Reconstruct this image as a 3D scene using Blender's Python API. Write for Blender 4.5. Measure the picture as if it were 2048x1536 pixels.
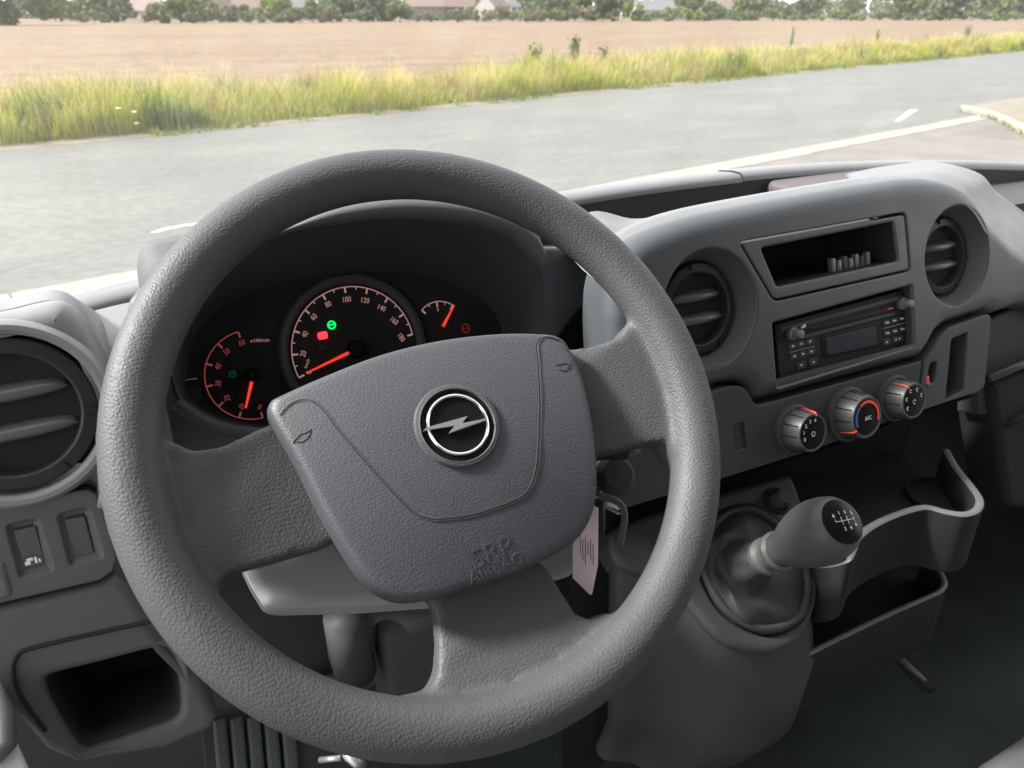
import bpy, bmesh, math, random
from mathutils import Vector, Matrix
from mathutils.geometry import delaunay_2d_cdt
R = math.radians
for o in list(bpy.data.objects): bpy.data.objects.remove(o)
scene = bpy.context.scene
C = scene.collection

# ------------------------------------------------------------------ camera
# world: X = right across the van, Y = forward, Z = up, origin = centre of the steering wheel
F_PX, PW, PH = 1538.0, 2048.0, 1536.0
CAM = Vector((-.168, -.4125, .24)); YAW, PITCH = R(28), R(25.634)
FW = Vector((math.sin(YAW)*math.cos(PITCH), math.cos(YAW)*math.cos(PITCH), -math.sin(PITCH)))
RT = Vector((math.cos(YAW), -math.sin(YAW), 0)); UP = RT.cross(FW)
cd = bpy.data.cameras.new('camera'); cam = bpy.data.objects.new('camera', cd); C.objects.link(cam)
m = Matrix((RT, UP, -FW)).transposed().to_4x4(); m.translation = CAM; cam.matrix_world = m
cd.sensor_width = 36; cd.lens = F_PX/PW*36; cd.clip_start = .02; cd.clip_end = 6000
cd.dof.use_dof = True; cd.dof.focus_distance = .58; cd.dof.aperture_fstop = 14
scene.camera = cam
scene.cycles.max_bounces = 7; scene.cycles.diffuse_bounces = 3; scene.cycles.glossy_bounces = 3; scene.cycles.transparent_max_bounces = 10

# ------------------------------------------------------------------ sky, sun, exposure
SUN_EL, SUN_AZ = R(42), R(-66)          # hazy sun ahead and to the left of the van
w = bpy.data.worlds.new('World'); scene.world = w; w.use_nodes = True
nt = w.node_tree; nt.nodes.clear()
sky = nt.nodes.new('ShaderNodeTexSky'); sky.sky_type = 'NISHITA'; sky.sun_disc = False
sky.sun_elevation = SUN_EL; sky.sun_rotation = SUN_AZ; sky.air_density = 1.0; sky.dust_density = 2.0; sky.ozone_density = 1.0
bg = nt.nodes.new('ShaderNodeBackground'); bg.inputs[1].default_value = .095
ow = nt.nodes.new('ShaderNodeOutputWorld')
# thin bright cloud veil over the whole sky
cl_n = nt.nodes.new('ShaderNodeTexNoise'); cl_n.inputs['Scale'].default_value = 2.2; cl_n.inputs['Detail'].default_value = 6
cl_r = nt.nodes.new('ShaderNodeMapRange'); cl_r.inputs[1].default_value = .3; cl_r.inputs[2].default_value = .7; cl_r.inputs[3].default_value = .62; cl_r.inputs[4].default_value = .92
cl_m = nt.nodes.new('ShaderNodeMix'); cl_m.data_type = 'RGBA'; cl_m.inputs[7].default_value = (7.0, 6.9, 6.8, 1)
nt.links.new(cl_n.outputs[0], cl_r.inputs[0]); nt.links.new(cl_r.outputs[0], cl_m.inputs[0]); nt.links.new(sky.outputs[0], cl_m.inputs[6])
nt.links.new(cl_m.outputs[2], bg.inputs[0]); nt.links.new(bg.outputs[0], ow.inputs[0])
sd = bpy.data.lights.new('sun', 'SUN'); sd.energy = 3.2; sd.angle = R(9); sd.color = (1, .97, .92)
sun = bpy.data.objects.new('sun', sd); C.objects.link(sun)
sv = Vector((math.sin(SUN_AZ)*math.cos(SUN_EL), math.cos(SUN_AZ)*math.cos(SUN_EL), math.sin(SUN_EL)))
sun.rotation_euler = (-sv).to_track_quat('-Z', 'Y').to_euler()
vs = scene.view_settings; vs.view_transform = 'Standard'; vs.look = 'None'; vs.exposure = 1.97; vs.gamma = 1

# ------------------------------------------------------------------ helpers
def link(o, parent=None):
    C.objects.link(o)
    if parent is not None:
        o.parent = parent; o.matrix_parent_inverse = parent.matrix_world.inverted()
    return o
def tag(o, label=None, cat=None, group=None, kind=None):
    if label: o['label'] = label
    if cat: o['category'] = cat
    if group: o['group'] = group
    if kind: o['kind'] = kind
    return o
def thing(name, label, cat, loc=(0, 0, 0), group=None):
    o = bpy.data.objects.new(name, None); o.empty_display_size = .02
    C.objects.link(o); o.location = loc; o.matrix_world = Matrix.Translation(loc)
    return tag(o, label, cat, group)
def obj(name, bm, mats, parent=None, smooth=True, wn=False, angle=None):
    me = bpy.data.meshes.new(name)
    if isinstance(bm, bmesh.types.BMesh):
        bmesh.ops.recalc_face_normals(bm, faces=bm.faces) if False else None
        bm.to_mesh(me); bm.free()
    else:
        me.from_pydata(*bm)
    for mt in (mats if isinstance(mats, (list, tuple)) else [mats]): me.materials.append(mt)
    if smooth:
        for p in me.polygons: p.use_smooth = True
        if angle is not None: me.set_sharp_from_angle(angle=R(angle))
    o = bpy.data.objects.new(name, me); link(o, parent)
    if wn:
        md = o.modifiers.new('wn', 'WEIGHTED_NORMAL'); md.keep_sharp = True; md.weight = 80
    return o
def ray(x, y): return RT*((x-1024)/F_PX) + UP*((768-y)/F_PX) + FW
def dep(x, y, d): return CAM + ray(x, y)*d
class Frame:
    def __init__(s, o, n, xd=(1, 0, 0)):
        s.o = Vector(o); s.n = Vector(n).normalized()
        xd = Vector(xd); s.u = (xd - s.n*xd.dot(s.n)).normalized(); s.v = s.n.cross(s.u)
    def hit(s, x, y, w=0):
        d = ray(x, y); t = (s.o + s.n*w - CAM).dot(s.n)/d.dot(s.n); return CAM + d*t
    def px(s, x, y, w=0):
        q = s.hit(x, y, w) - s.o; return (q.dot(s.u), q.dot(s.v))
    def pxs(s, pts, w=0): return [s.px(x, y, w) for x, y in pts]
    def at(s, u, v, w=0): return s.o + s.u*u + s.v*v + s.n*w
    def off(s, u=0, v=0, w=0):
        f = Frame(s.at(u, v, w), s.n); f.u, f.v = s.u.copy(), s.v.copy(); return f
    def rot(s, a):
        f = Frame(s.o, s.n); f.u = s.u*math.cos(a)+s.v*math.sin(a); f.v = f.n.cross(f.u); return f
def area2(p): return sum(p[i][0]*p[(i+1) % len(p)][1]-p[(i+1) % len(p)][0]*p[i][1] for i in range(len(p)))
def ccw(p): return list(p) if area2(p) > 0 else list(p)[::-1]
def offset(p, d):           # positive = grow (ccw polygon)
    n = len(p); out = []
    for i in range(n):
        a, b, c = Vector(p[i-1]), Vector(p[i]), Vector(p[(i+1) % n])
        e1, e2 = (b-a), (c-b)
        if e1.length < 1e-9 or e2.length < 1e-9: out.append((b.x, b.y)); continue
        e1.normalize(); e2.normalize()
        n1, n2 = Vector((e1.y, -e1.x)), Vector((e2.y, -e2.x)); s = n1+n2
        k = d/max(.45, 1+n1.dot(n2)); out.append((b.x+s.x*k, b.y+s.y*k))
    return out
def rounded(p, r, n=5):
    p = ccw(p); out = []; N = len(p)
    for i in range(N):
        a, b, c = Vector(p[i-1]), Vector(p[i]), Vector(p[(i+1) % N])
        rr = r[i] if isinstance(r, (list, tuple)) else r
        t = min(rr, (a-b).length*.48, (c-b).length*.48)
        s, e = b+(a-b).normalized()*t, b+(c-b).normalized()*t
        for k in range(n+1):
            u = k/n; q = s*(1-u)**2 + b*2*u*(1-u) + e*u*u; out.append((q.x, q.y))
    return out
def catmull(p, n=6, closed=True):
    P = [Vector(q) for q in p]; N = len(P); out = []
    for i in range(N if closed else N-1):
        if closed: a, b, c, d = P[i-1], P[i], P[(i+1) % N], P[(i+2) % N]
        else: a, b, c, d = P[max(i-1, 0)], P[i], P[i+1], P[min(i+2, N-1)]
        for k in range(n):
            t = k/n; q = .5*((2*b)+(c-a)*t+(2*a-5*b+4*c-d)*t*t+(3*b-a-3*c+d)*t**3); out.append(q)
    if not closed: out.append(P[-1])
    return [tuple(q) for q in out]
def resample(p, n, closed=False):
    P = [Vector(q) for q in p]
    if closed: P = P+[P[0]]
    L = [0]
    for a, b in zip(P, P[1:]): L.append(L[-1]+(b-a).length)
    out = []; k = 0; m_ = n if closed else n-1
    for i in range(n):
        s = L[-1]*i/m_
        while k < len(L)-2 and L[k+1] < s: k += 1
        t = (s-L[k])/max(1e-9, L[k+1]-L[k]); out.append(P[k].lerp(P[k+1], min(1, max(0, t))))
    return out
def circle(cu, cv, r, n=48, rv=None): return [(cu+r*math.cos(2*math.pi*i/n), cv+(rv or r)*math.sin(2*math.pi*i/n)) for i in range(n)]
def inside(p, poly):
    x, y = p; c = False; n = len(poly); j = n-1
    for i in range(n):
        xi, yi = poly[i]; xj, yj = poly[j]
        if (yi > y) != (yj > y) and x < (xj-xi)*(y-yi)/(yj-yi)+xi: c = not c
        j = i
    return c
def densify(p, s):
    out = []
    for i in range(len(p)):
        a, b = Vector(p[i]), Vector(p[(i+1) % len(p)]); k = max(1, int((b-a).length/s))
        for j in range(k): q = a.lerp(b, j/k); out.append((q.x, q.y))
    return out
def plate(name, fr, outline, mats, parent=None, holes=(), fil=.003, depth=.01, grid=0, bend=None, w0=0, nf=4):
    """solid panel: flat (or gently bent) face with rounded outer edge, and holes with rounded rims, walls and floors.
       holes: dict(p=polygon, fil, depth, draft, floor=material index or None, wall=material index)"""
    bm = bmesh.new(); B = bend or (lambda u, v: 0)
    ol = ccw(outline)
    if grid: ol = densify(ol, grid)
    flat = offset(ol, -fil) if fil else ol
    hs = []
    for h in holes:
        hp = ccw(h['p'])
        if grid: hp = densify(hp, grid)
        hs.append((h, hp, offset(hp, h.get('fil', .002))))
    co = [Vector(q) for q in flat]; ed = [(i, (i+1) % len(flat)) for i in range(len(flat))]
    for h, hp, ho in hs:
        b = len(co); co += [Vector(q) for q in ho]; ed += [(b+i, b+(i+1) % len(ho)) for i in range(len(ho))]
    if grid:
        us = [q[0] for q in flat]; vv = [q[1] for q in flat]
        u = min(us)+grid*.5
        while u < max(us):
            v = min(vv)+grid*.5
            while v < max(vv):
                if inside((u, v), flat) and not any(inside((u, v), offset(ho, grid*.3)) for _, _, ho in hs): co.append(Vector((u, v)))
                v += grid
            u += grid
    cv, ce, cf, *_ = delaunay_2d_cdt(co, ed, [], 0, 1e-7)
    V = [bm.verts.new(fr.at(q.x, q.y, w0+B(q.x, q.y))) for q in cv]
    for f_ in cf:
        ce_ = sum((cv[i] for i in f_), Vector((0, 0)))/len(f_); c2 = (ce_.x, ce_.y)
        if inside(c2, flat) and not any(inside(c2, ho) for _, _, ho in hs):
            try: bm.faces.new([V[i] for i in f_])
            except ValueError: pass
    def rings(base_flat, base, sgn, fl, dp, draft, mi, floor):
        rows = [[(q, 0) for q in base_flat]]
        if fl:
            for k in range(1, nf+1):
                a = math.pi/2*k/nf
                rows.append([(Vector(p).lerp(Vector(q), math.sin(a)), -fl*(1-math.cos(a))) for p, q in zip(base_flat, base)])
        end = offset(base, -draft) if draft else base
        rows.append([(q, -dp) for q in end])
        prev = None
        for k, row in enumerate(rows):
            cur = [bm.verts.new(fr.at(q[0], q[1], w0+B(*base[i])*(1 if k < len(rows)-1 or True else 0)+w)) for i, (q, w) in enumerate(row)]
            if prev:
                n = len(cur)
                for i in range(n):
                    j = (i+1) % n
                    fc = bm.faces.new((prev[i], prev[j], cur[j], cur[i]) if sgn < 0 else (prev[j], prev[i], cur[i], cur[j]))
                    fc.material_index = mi if k == len(rows)-1 else 0
            prev = cur
        if floor is not None:
            try:
                fc = bm.faces.new(prev); fc.material_index = floor
            except ValueError: pass
    rings(flat, ol, 1, fil, depth, 0, 0, None)
    for h, hp, ho in hs: rings(ho, hp, -1, h.get('fil', .002), h.get('depth', .01), h.get('draft', 0), h.get('wall', 0), h.get('floor', None))
    bmesh.ops.remove_doubles(bm, verts=bm.verts, dist=1e-6)
    fs = [f_ for f_ in bm.faces]
    for f_ in fs: f_.normal_update()
    bmesh.ops.recalc_face_normals(bm, faces=bm.faces)
    # face the driver
    t = max(bm.faces, key=lambda f_: f_.calc_area())
    if t.normal.dot(fr.n) < 0: bmesh.ops.reverse_faces(bm, faces=bm.faces)
    return obj(name, bm, mats, parent, wn=True, angle=50)
def loft(name, rows, mat, parent=None, closed=False, caps=False, angle=None, flip=False):
    bm = bmesh.new(); prev = None; first = None
    for row in rows:
        cur = [bm.verts.new(Vector(q)) for q in row]
        if first is None: first = cur
        if prev:
            n = len(cur)
            for i in range(n if closed else n-1):
                j = (i+1) % n; bm.faces.new((prev[i], cur[i], cur[j], prev[j]) if flip else (prev[i], prev[j], cur[j], cur[i]))
        prev = cur
    if caps: bm.faces.new(first[::-1]); bm.faces.new(prev)
    if caps or closed: bmesh.ops.recalc_face_normals(bm, faces=bm.faces)
    return obj(name, bm, mat, parent, angle=angle)
def lathe(name, fr, prof, mat, parent=None, n=40, angle=35, su=1, sv=1):
    """prof = [(radius, w)]; turned about the frame's normal"""
    bm = bmesh.new(); prev = None
    for r, w_ in prof:
        if r < 1e-6: cur = [bm.verts.new(fr.at(0, 0, w_))]
        else: cur = [bm.verts.new(fr.at(r*su*math.cos(2*math.pi*i/n), r*sv*math.sin(2*math.pi*i/n), w_)) for i in range(n)]
        if prev:
            for i in range(n):
                j = (i+1) % n
                if len(prev) == 1 and len(cur) > 1: bm.faces.new((prev[0], cur[i], cur[j]))
                elif len(cur) == 1 and len(prev) > 1: bm.faces.new((prev[j], prev[i], cur[0]))
                elif len(cur) > 1: bm.faces.new((prev[j], prev[i], cur[i], cur[j]))
        prev = cur
    bmesh.ops.recalc_face_normals(bm, faces=bm.faces)
    return obj(name, bm, mat, parent, angle=angle)
def sweep_bm(bm, pts, rad, n=12, closed=False, flat=1, upv=None, caps=True):
    P = [Vector(q) for q in pts]; N = len(P); prev = None; first = None; ref = Vector(upv) if upv else None
    for i in range(N):
        t = (P[(i+1) % N]-P[i-1]) if closed else (P[min(i+1, N-1)]-P[max(i-1, 0)])
        t.normalize()
        if ref is None: ref = t.orthogonal()
        a = (ref-t*ref.dot(t)).normalized(); b = t.cross(a)
        if not upv: ref = a
        r = rad[i] if isinstance(rad, (list, tuple)) else rad
        cur = [bm.verts.new(P[i]+a*r*flat*math.cos(2*math.pi*k/n)+b*r*math.sin(2*math.pi*k/n)) for k in range(n)]
        if prev:
            for k in range(n): bm.faces.new((prev[k], prev[(k+1) % n], cur[(k+1) % n], cur[k]))
        else: first = cur
        prev = cur
    if closed:
        for k in range(n): bm.faces.new((prev[k], prev[(k+1) % n], first[(k+1) % n], first[k]))
    elif caps: bm.faces.new(first[::-1]); bm.faces.new(prev)
    return bm
def tube(name, pts, rad, mat, parent=None, **k):
    bm = sweep_bm(bmesh.new(), pts, rad, **k); bmesh.ops.recalc_face_normals(bm, faces=bm.faces)
    return obj(name, bm, mat, parent)
def box(name, fr, u0, u1, v0, v1, w0, w1, mat, parent=None, bev=.001, seg=2):
    bm = bmesh.new(); v = [bm.verts.new(fr.at(u, v_, w_)) for u in (u0, u1) for v_ in (v0, v1) for w_ in (w0, w1)]
    for q in ((0, 1, 3, 2), (4, 6, 7, 5), (0, 4, 5, 1), (2, 3, 7, 6), (0, 2, 6, 4), (1, 5, 7, 3)): bm.faces.new([v[i] for i in q])
    bmesh.ops.recalc_face_normals(bm, faces=bm.faces)
    if bev: bmesh.ops.bevel(bm, geom=bm.edges[:]+bm.verts[:], offset=bev, segments=seg, profile=.5, affect='EDGES')
    return obj(name, bm, mat, parent, angle=60)
def text(name, fr, u, v, s, body, mat, parent=None, w_=.0005, ext=.0002, rot=0, align='CENTER', sx=1):
    cu = bpy.data.curves.new('t', 'FONT'); cu.body = body; cu.size = s; cu.extrude = ext; cu.resolution_u = 3
    cu.align_x = align; cu.align_y = 'CENTER'
    t = bpy.data.objects.new('t', cu); C.objects.link(t)
    dg = bpy.context.evaluated_depsgraph_get(); dg.update()
    me = bpy.data.meshes.new_from_object(t.evaluated_get(dg)); bpy.data.objects.remove(t); bpy.data.curves.remove(cu)
    f2 = fr.rot(rot) if rot else fr
    for vx in me.vertices:
        q = fr.at(u, v, w_) + f2.u*vx.co.x*sx + f2.v*vx.co.y + f2.n*vx.co.z; vx.co = q
    me.materials.clear(); me.materials.append(mat); me.name = name
    o = bpy.data.objects.new(name, me); return link(o, parent)
def apply_mods(o):
    dg = bpy.context.evaluated_depsgraph_get(); dg.update()
    me = bpy.data.meshes.new_from_object(o.evaluated_get(dg)); o.modifiers.clear(); o.data = me
    for p in me.polygons: p.use_smooth = True
    return o

# ------------------------------------------------------------------ materials
def mat(name, col=(.5, .5, .5), rough=.5, metal=0, spec=.5, bump=None, emit=None, es=0, var=0, vscale=8, coat=0):
    """bump = (kind, scale, strength, distance)"""
    mt = bpy.data.materials.new(name); mt.use_nodes = True; n = mt.node_tree.nodes; l = mt.node_tree.links
    b = n['Principled BSDF']; b.inputs['Base Color'].default_value = (*col, 1); b.inputs['Roughness'].default_value = rough
    b.inputs['Metallic'].default_value = metal; b.inputs['Specular IOR Level'].default_value = spec; b.inputs['Coat Weight'].default_value = coat
    if emit: b.inputs['Emission Color'].default_value = (*emit, 1); b.inputs['Emission Strength'].default_value = es
    tc = n.new('ShaderNodeTexCoord')
    if var:
        ns = n.new('ShaderNodeTexNoise'); ns.inputs['Scale'].default_value = vscale; ns.inputs['Detail'].default_value = 6
        mp = n.new('ShaderNodeMapRange'); mp.inputs[1].default_value = .3; mp.inputs[2].default_value = .7
        mp.inputs[3].default_value = 1-var; mp.inputs[4].default_value = 1+var
        mx = n.new('ShaderNodeMix'); mx.data_type = 'RGBA'; mx.blend_type = 'MULTIPLY'; mx.inputs[0].default_value = 1
        mx.inputs[6].default_value = (*col, 1); l.new(tc.outputs['Object'], ns.inputs[0]); l.new(ns.outputs[0], mp.inputs[0])
        l.new(mp.outputs[0], mx.inputs[7]); l.new(mx.outputs[2], b.inputs['Base Color'])
        n3 = n.new('ShaderNodeTexNoise'); n3.inputs['Scale'].default_value = vscale*3.1; n3.inputs['Detail'].default_value = 5; l.new(tc.outputs['Object'], n3.inputs[0])
        m3 = n.new('ShaderNodeMapRange'); m3.inputs[1].default_value = .35; m3.inputs[2].default_value = .65; m3.inputs[3].default_value = rough-.03; m3.inputs[4].default_value = rough+.03
        l.new(n3.outputs[0], m3.inputs[0]); l.new(m3.outputs[0], b.inputs['Roughness'])
    if bump:
        k, sc, st, di = bump; bp = n.new('ShaderNodeBump'); bp.inputs['Strength'].default_value = st; bp.inputs['Distance'].default_value = di
        if k == 'leather':
            v = n.new('ShaderNodeTexVoronoi'); v.feature = 'F1'; v.inputs['Scale'].default_value = sc
            v.inputs['Randomness'].default_value = .7; out = v.outputs['Distance']; bp.invert = True
            ns = n.new('ShaderNodeTexNoise'); ns.inputs['Scale'].default_value = sc*.35; l.new(tc.outputs['Object'], ns.inputs[0])
            va = n.new('ShaderNodeVectorMath'); va.operation = 'MULTIPLY_ADD'; va.inputs[1].default_value = (.12/sc,)*3
            l.new(ns.outputs['Color'], va.inputs[0]); l.new(tc.outputs['Object'], va.inputs[2]); l.new(va.outputs[0], v.inputs['Vector'])
        else:
            v = n.new('ShaderNodeTexNoise'); v.inputs['Scale'].default_value = sc; v.inputs['Detail'].default_value = 3; out = v.outputs[0]
            l.new(tc.outputs['Object'], v.inputs['Vector'])
        l.new(out, bp.inputs['Height']); l.new(bp.outputs[0], b.inputs['Normal'])
    return mt
M = {}
M['wheel'] = mat('wheel_foam', (.060, .061, .067), .56, spec=.38, bump=('leather', 540, .38, .0008), var=.10, vscale=14)
M['cover'] = mat('airbag_plastic', (.058, .061, .070), .50, spec=.42, bump=('leather', 680, .4, .0005), var=.06, vscale=14)
M['grey'] = mat('dash_grey', (.058, .065, .073), .42, spec=.55, bump=('leather', 800, .22, .0003), var=.05, vscale=9)
M['lgrey'] = mat('dash_light_grey_glare', (.128, .130, .139), .40, spec=.7, bump=('leather', 800, .22, .0003), var=.035, vscale=9)  # fascia grey lightened: windscreen glare on the dash tops put into the colour
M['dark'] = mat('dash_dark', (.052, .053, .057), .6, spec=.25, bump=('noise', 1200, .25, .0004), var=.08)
M['black'] = mat('black_plastic', (.028, .028, .029), .7, spec=.15)
M['gloss'] = mat('gloss_black', (.008, .008, .009), .25, spec=.18)
M['ring'] = mat('vent_ring', (.030, .031, .035), .42, spec=.35)
M['slat'] = mat('vent_slat', (.105, .102, .108), .30, spec=.5)
M['hood'] = mat('hood_mesh', (.085, .085, .092), .6, spec=.3, bump=('leather', 900, .5, .0006))
M['chrome'] = mat('chrome', (.62, .62, .64), .16, metal=1)
M['silver'] = mat('silver_paint', (.42, .42, .44), .35, metal=.6)
M['floor'] = mat('floor_rubber', (.048, .060, .053), .9, spec=.08, bump=('noise', 300, .4, .002), var=.2)
M['tray'] = mat('tray_plastic', (.024, .027, .027), .75, spec=.12, bump=('noise', 900, .25, .0005), var=.08)
M['lip'] = mat('tray_lip', (.105, .105, .115), .5)
M['consg'] = mat('console_grey', (.048, .048, .051), .55, spec=.3, bump=('leather', 800, .22, .0003), var=.09)
M['boot'] = mat('gaiter_leather', (.036, .036, .038), .5, spec=.3, bump=('leather', 700, .4, .0005))
M['knob'] = mat('knob_soft', (.080, .077, .078), .5, bump=('noise', 1600, .15, .0003))
M['paper'] = mat('tag_paper', (.85, .68, .74), .7)
M['ink'] = mat('ink', (.10, .08, .12), .7)
M['white'] = mat('white_print', (.75, .75, .75), .6)
M['red'] = mat('red_paint_glow', (.75, .07, .04), .45, emit=(1, .08, .03), es=.03)  # red paint with a faint glow of its own added
M['blue'] = mat('blue_print', (.03, .12, .45), .5)
M['dialred'] = mat('dial_red', (.4, .05, .04), .6, spec=.1, emit=(1, .26, .22), es=.04)
M['dialwhite'] = mat('dial_white', (.5, .35, .35), .5, emit=(1, .50, .46), es=.07)
M['needle'] = mat('needle_red', (.8, .04, .02), .5, emit=(1, .06, .03), es=.20)
M['ledred'] = mat('lamp_red', (.8, .02, .02), .5, emit=(1, .02, .03), es=.9)
M['ledgreen'] = mat('lamp_green', (.02, .6, .1), .5, emit=(.0, .75, .12), es=.35)
M['ledamber'] = mat('lamp_amber', (.12, .03, .012), .6, spec=.1, emit=(.8, .15, .05), es=.015)
M['dimgreen'] = mat('lamp_green_dim', (.01, .06, .02), .5, emit=(0, .6, .2), es=.01)
M['face'] = mat('gauge_face', (.030, .028, .030), .7, spec=.12)
M['screen'] = mat('lcd_screen', (.030, .032, .042), .25, spec=.3)
M['sill'] = mat('door_sill_paint', (.62, .62, .63), .4)

# ------------------------------------------------------------------ frames of the cab
FA = Frame((0, .1, 0), (0, -1, .3))                 # centre fascia and left panels lie in this plane
T, YC = R(47.9), R(-4.8)
WN = Vector((math.sin(YC)*math.sin(T), -math.cos(YC)*math.sin(T), math.cos(T)))
WH = Frame((0, 0, 0), WN, (math.cos(YC), math.sin(YC), 0))   # steering wheel plane
CL = Frame((0, .26, -.05), (0, -1, .35))            # gauge faces
SU = Frame((0, .19, 0), (0, -1, .3))                # cluster surround
def HZ(z): return Frame((0, 0, z), (0, 0, 1))
#@@STRUCT
M['bolt'] = mat('satin_chrome', (.55, .55, .57), .25, metal=.75)
M['dish'] = mat('vent_dish', (.085, .082, .085), .6, spec=.3)
M['grey2'] = mat('dash_grey_darker', (.062, .070, .075), .55, spec=.3, bump=('leather', 800, .22, .0003), var=.09)
M['shroudg_lit'] = mat('shroud_grey_lit', (.34, .33, .35), .5)  # brightened grey: the light this flat face catches is in the colour
M['podg_lit'] = mat('pod_grey_lit', (.205, .200, .212), .42, spec=.7, bump=('leather', 800, .22, .0003), var=.09)  # paler than the panels below: daylight on the angled face painted in
M['lpan'] = mat('lower_panel_grey', (.098, .098, .104), .5, spec=.4, bump=('leather', 800, .25, .0003), var=.06)

# ================================================================== outside: ground, road, verge, field
GZ = -1.56; G = HZ(GZ)
def gxy(x, y): q = G.hit(x, y); return Vector((q.x, q.y))
def nodes(mt): return mt.node_tree.nodes, mt.node_tree.links
def ground_mat(name, cols, scale, stretch=(1, 1, 1), rough=.9, detail=8, rot=0, bump=.3, fine=None, spec=.3):
    mt = bpy.data.materials.new(name); mt.use_nodes = True; n, l = nodes(mt); b = n['Principled BSDF']
    b.inputs['Roughness'].default_value = rough; b.inputs['Specular IOR Level'].default_value = spec
    tc = n.new('ShaderNodeTexCoord'); mp = n.new('ShaderNodeMapping'); mp.inputs['Scale'].default_value = stretch; mp.inputs['Rotation'].default_value = (0, 0, rot)
    ns = n.new('ShaderNodeTexNoise'); ns.inputs['Scale'].default_value = scale; ns.inputs['Detail'].default_value = detail; ns.inputs['Roughness'].default_value = .62
    rp = n.new('ShaderNodeValToRGB'); e = rp.color_ramp.elements
    e[0].position = .28; e[0].color = (*cols[0], 1); e[1].position = .72; e[1].color = (*cols[-1], 1)
    for i, c in enumerate(cols[1:-1]): q = e.new(.28+.44*(i+1)/(len(cols)-1)); q.color = (*c, 1)
    l.new(tc.outputs['Object'], mp.inputs[0]); l.new(mp.outputs[0], ns.inputs[0]); l.new(ns.outputs[0], rp.inputs[0])
    col = rp.outputs[0]
    if fine:
        n2 = n.new('ShaderNodeTexNoise'); n2.inputs['Scale'].default_value = fine[0]; n2.inputs['Detail'].default_value = 4
        l.new(tc.outputs['Object'], n2.inputs[0]); m2 = n.new('ShaderNodeMapRange'); m2.inputs[1].default_value = .3; m2.inputs[2].default_value = .7
        m2.inputs[3].default_value = 1-fine[1]; m2.inputs[4].default_value = 1+fine[1]; l.new(n2.outputs[0], m2.inputs[0])
        mx = n.new('ShaderNodeMix'); mx.data_type = 'RGBA'; mx.blend_type = 'MULTIPLY'; mx.inputs[0].default_value = 1
        l.new(col, mx.inputs[6]); l.new(m2.outputs[0], mx.inputs[7]); col = mx.outputs[2]
    l.new(col, b.inputs['Base Color'])
    if bump:
        bp = n.new('ShaderNodeBump'); bp.inputs['Strength'].default_value = bump; bp.inputs['Distance'].default_value = .02
        l.new(ns.outputs[0], bp.inputs['Height']); l.new(bp.outputs[0], b.inputs['Normal'])
    return mt
far_a, far_b = gxy(0, 303), gxy(1400, 166)            # far edge of the road
near_a, near_b = gxy(0, 592), gxy(1950, 232)          # near edge of the road (pale gutter stones)
fd = (far_b-far_a).normalized(); nd = (near_b-near_a).normalized(); fn = Vector((-fd.y, fd.x)); nn = Vector((-nd.y, nd.x))
RA = math.atan2(fd.y, fd.x)
M['asphalt'] = ground_mat('asphalt', [(.076, .080, .076), (.094, .097, .091), (.118, .118, .108)], .55, (.75, 1.35, 1), rough=.7, rot=-RA, bump=.05, fine=(9, .20), spec=.35)
M['forecourt'] = ground_mat('forecourt', [(.095, .085, .076), (.12, .108, .098), (.145, .132, .12)], 1.2, rough=.75, bump=.05, fine=(70, .14))
M['field'] = ground_mat('stubble_field', [(.100, .064, .036), (.130, .088, .052), (.160, .116, .074)], .16, (.30, 2.4, 1), rot=-RA, fine=(1.6, .34), bump=0)
M['soil'] = ground_mat('dry_verge_soil', [(.10, .085, .06), (.14, .118, .09), (.17, .15, .125)], 2.5, fine=(20, .25))
M['kerb'] = ground_mat('pale_concrete', [(.18, .173, .145), (.215, .207, .175), (.25, .24, .205)], 3, fine=(30, .12), bump=.1)
M['paint'] = ground_mat('road_paint', [(.24, .24, .22), (.36, .355, .33)], 5, fine=(25, .2), bump=0)
M['pave'] = ground_mat('pavement', [(.13, .115, .088), (.155, .137, .108), (.18, .16, .13)], 2, fine=(20, .2), bump=.1)
def sheet(name, pts, z, mt, kind='structure', cuts=0):
    bm = bmesh.new(); v = [bm.verts.new((p[0], p[1], z)) for p in pts]; bm.faces.new(v)
    bmesh.ops.recalc_face_normals(bm, faces=bm.faces)
    if bm.faces[:][0].normal.z < 0: bmesh.ops.reverse_faces(bm, faces=bm.faces)
    return tag(obj(name, bm, mt, smooth=False), kind=kind)
sheet('field', [(-2500, -2500), (3500, -2500), (3500, 3500), (-2500, 3500)], GZ-.03, M['field'])
L0, L1 = -60, 220
fp = lambda s, o=0: far_a+fd*s+fn*o
np_ = lambda s, o=0: near_a+nd*s+nn*o
sheet('road', [np_(L0, -.05), np_(L1, -.05), fp(L1), fp(L0)], GZ, M['asphalt'])
sheet('verge_soil', [fp(L0, .0), fp(L1, .0), fp(L1, 3.6), fp(L0, 3.6)], GZ+.004, M['soil'])
sheet('forecourt', [np_(L0, -.39), np_(L1, -.39), np_(L1, -40), np_(L0, -40)], GZ+.004, M['forecourt'])
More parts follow.
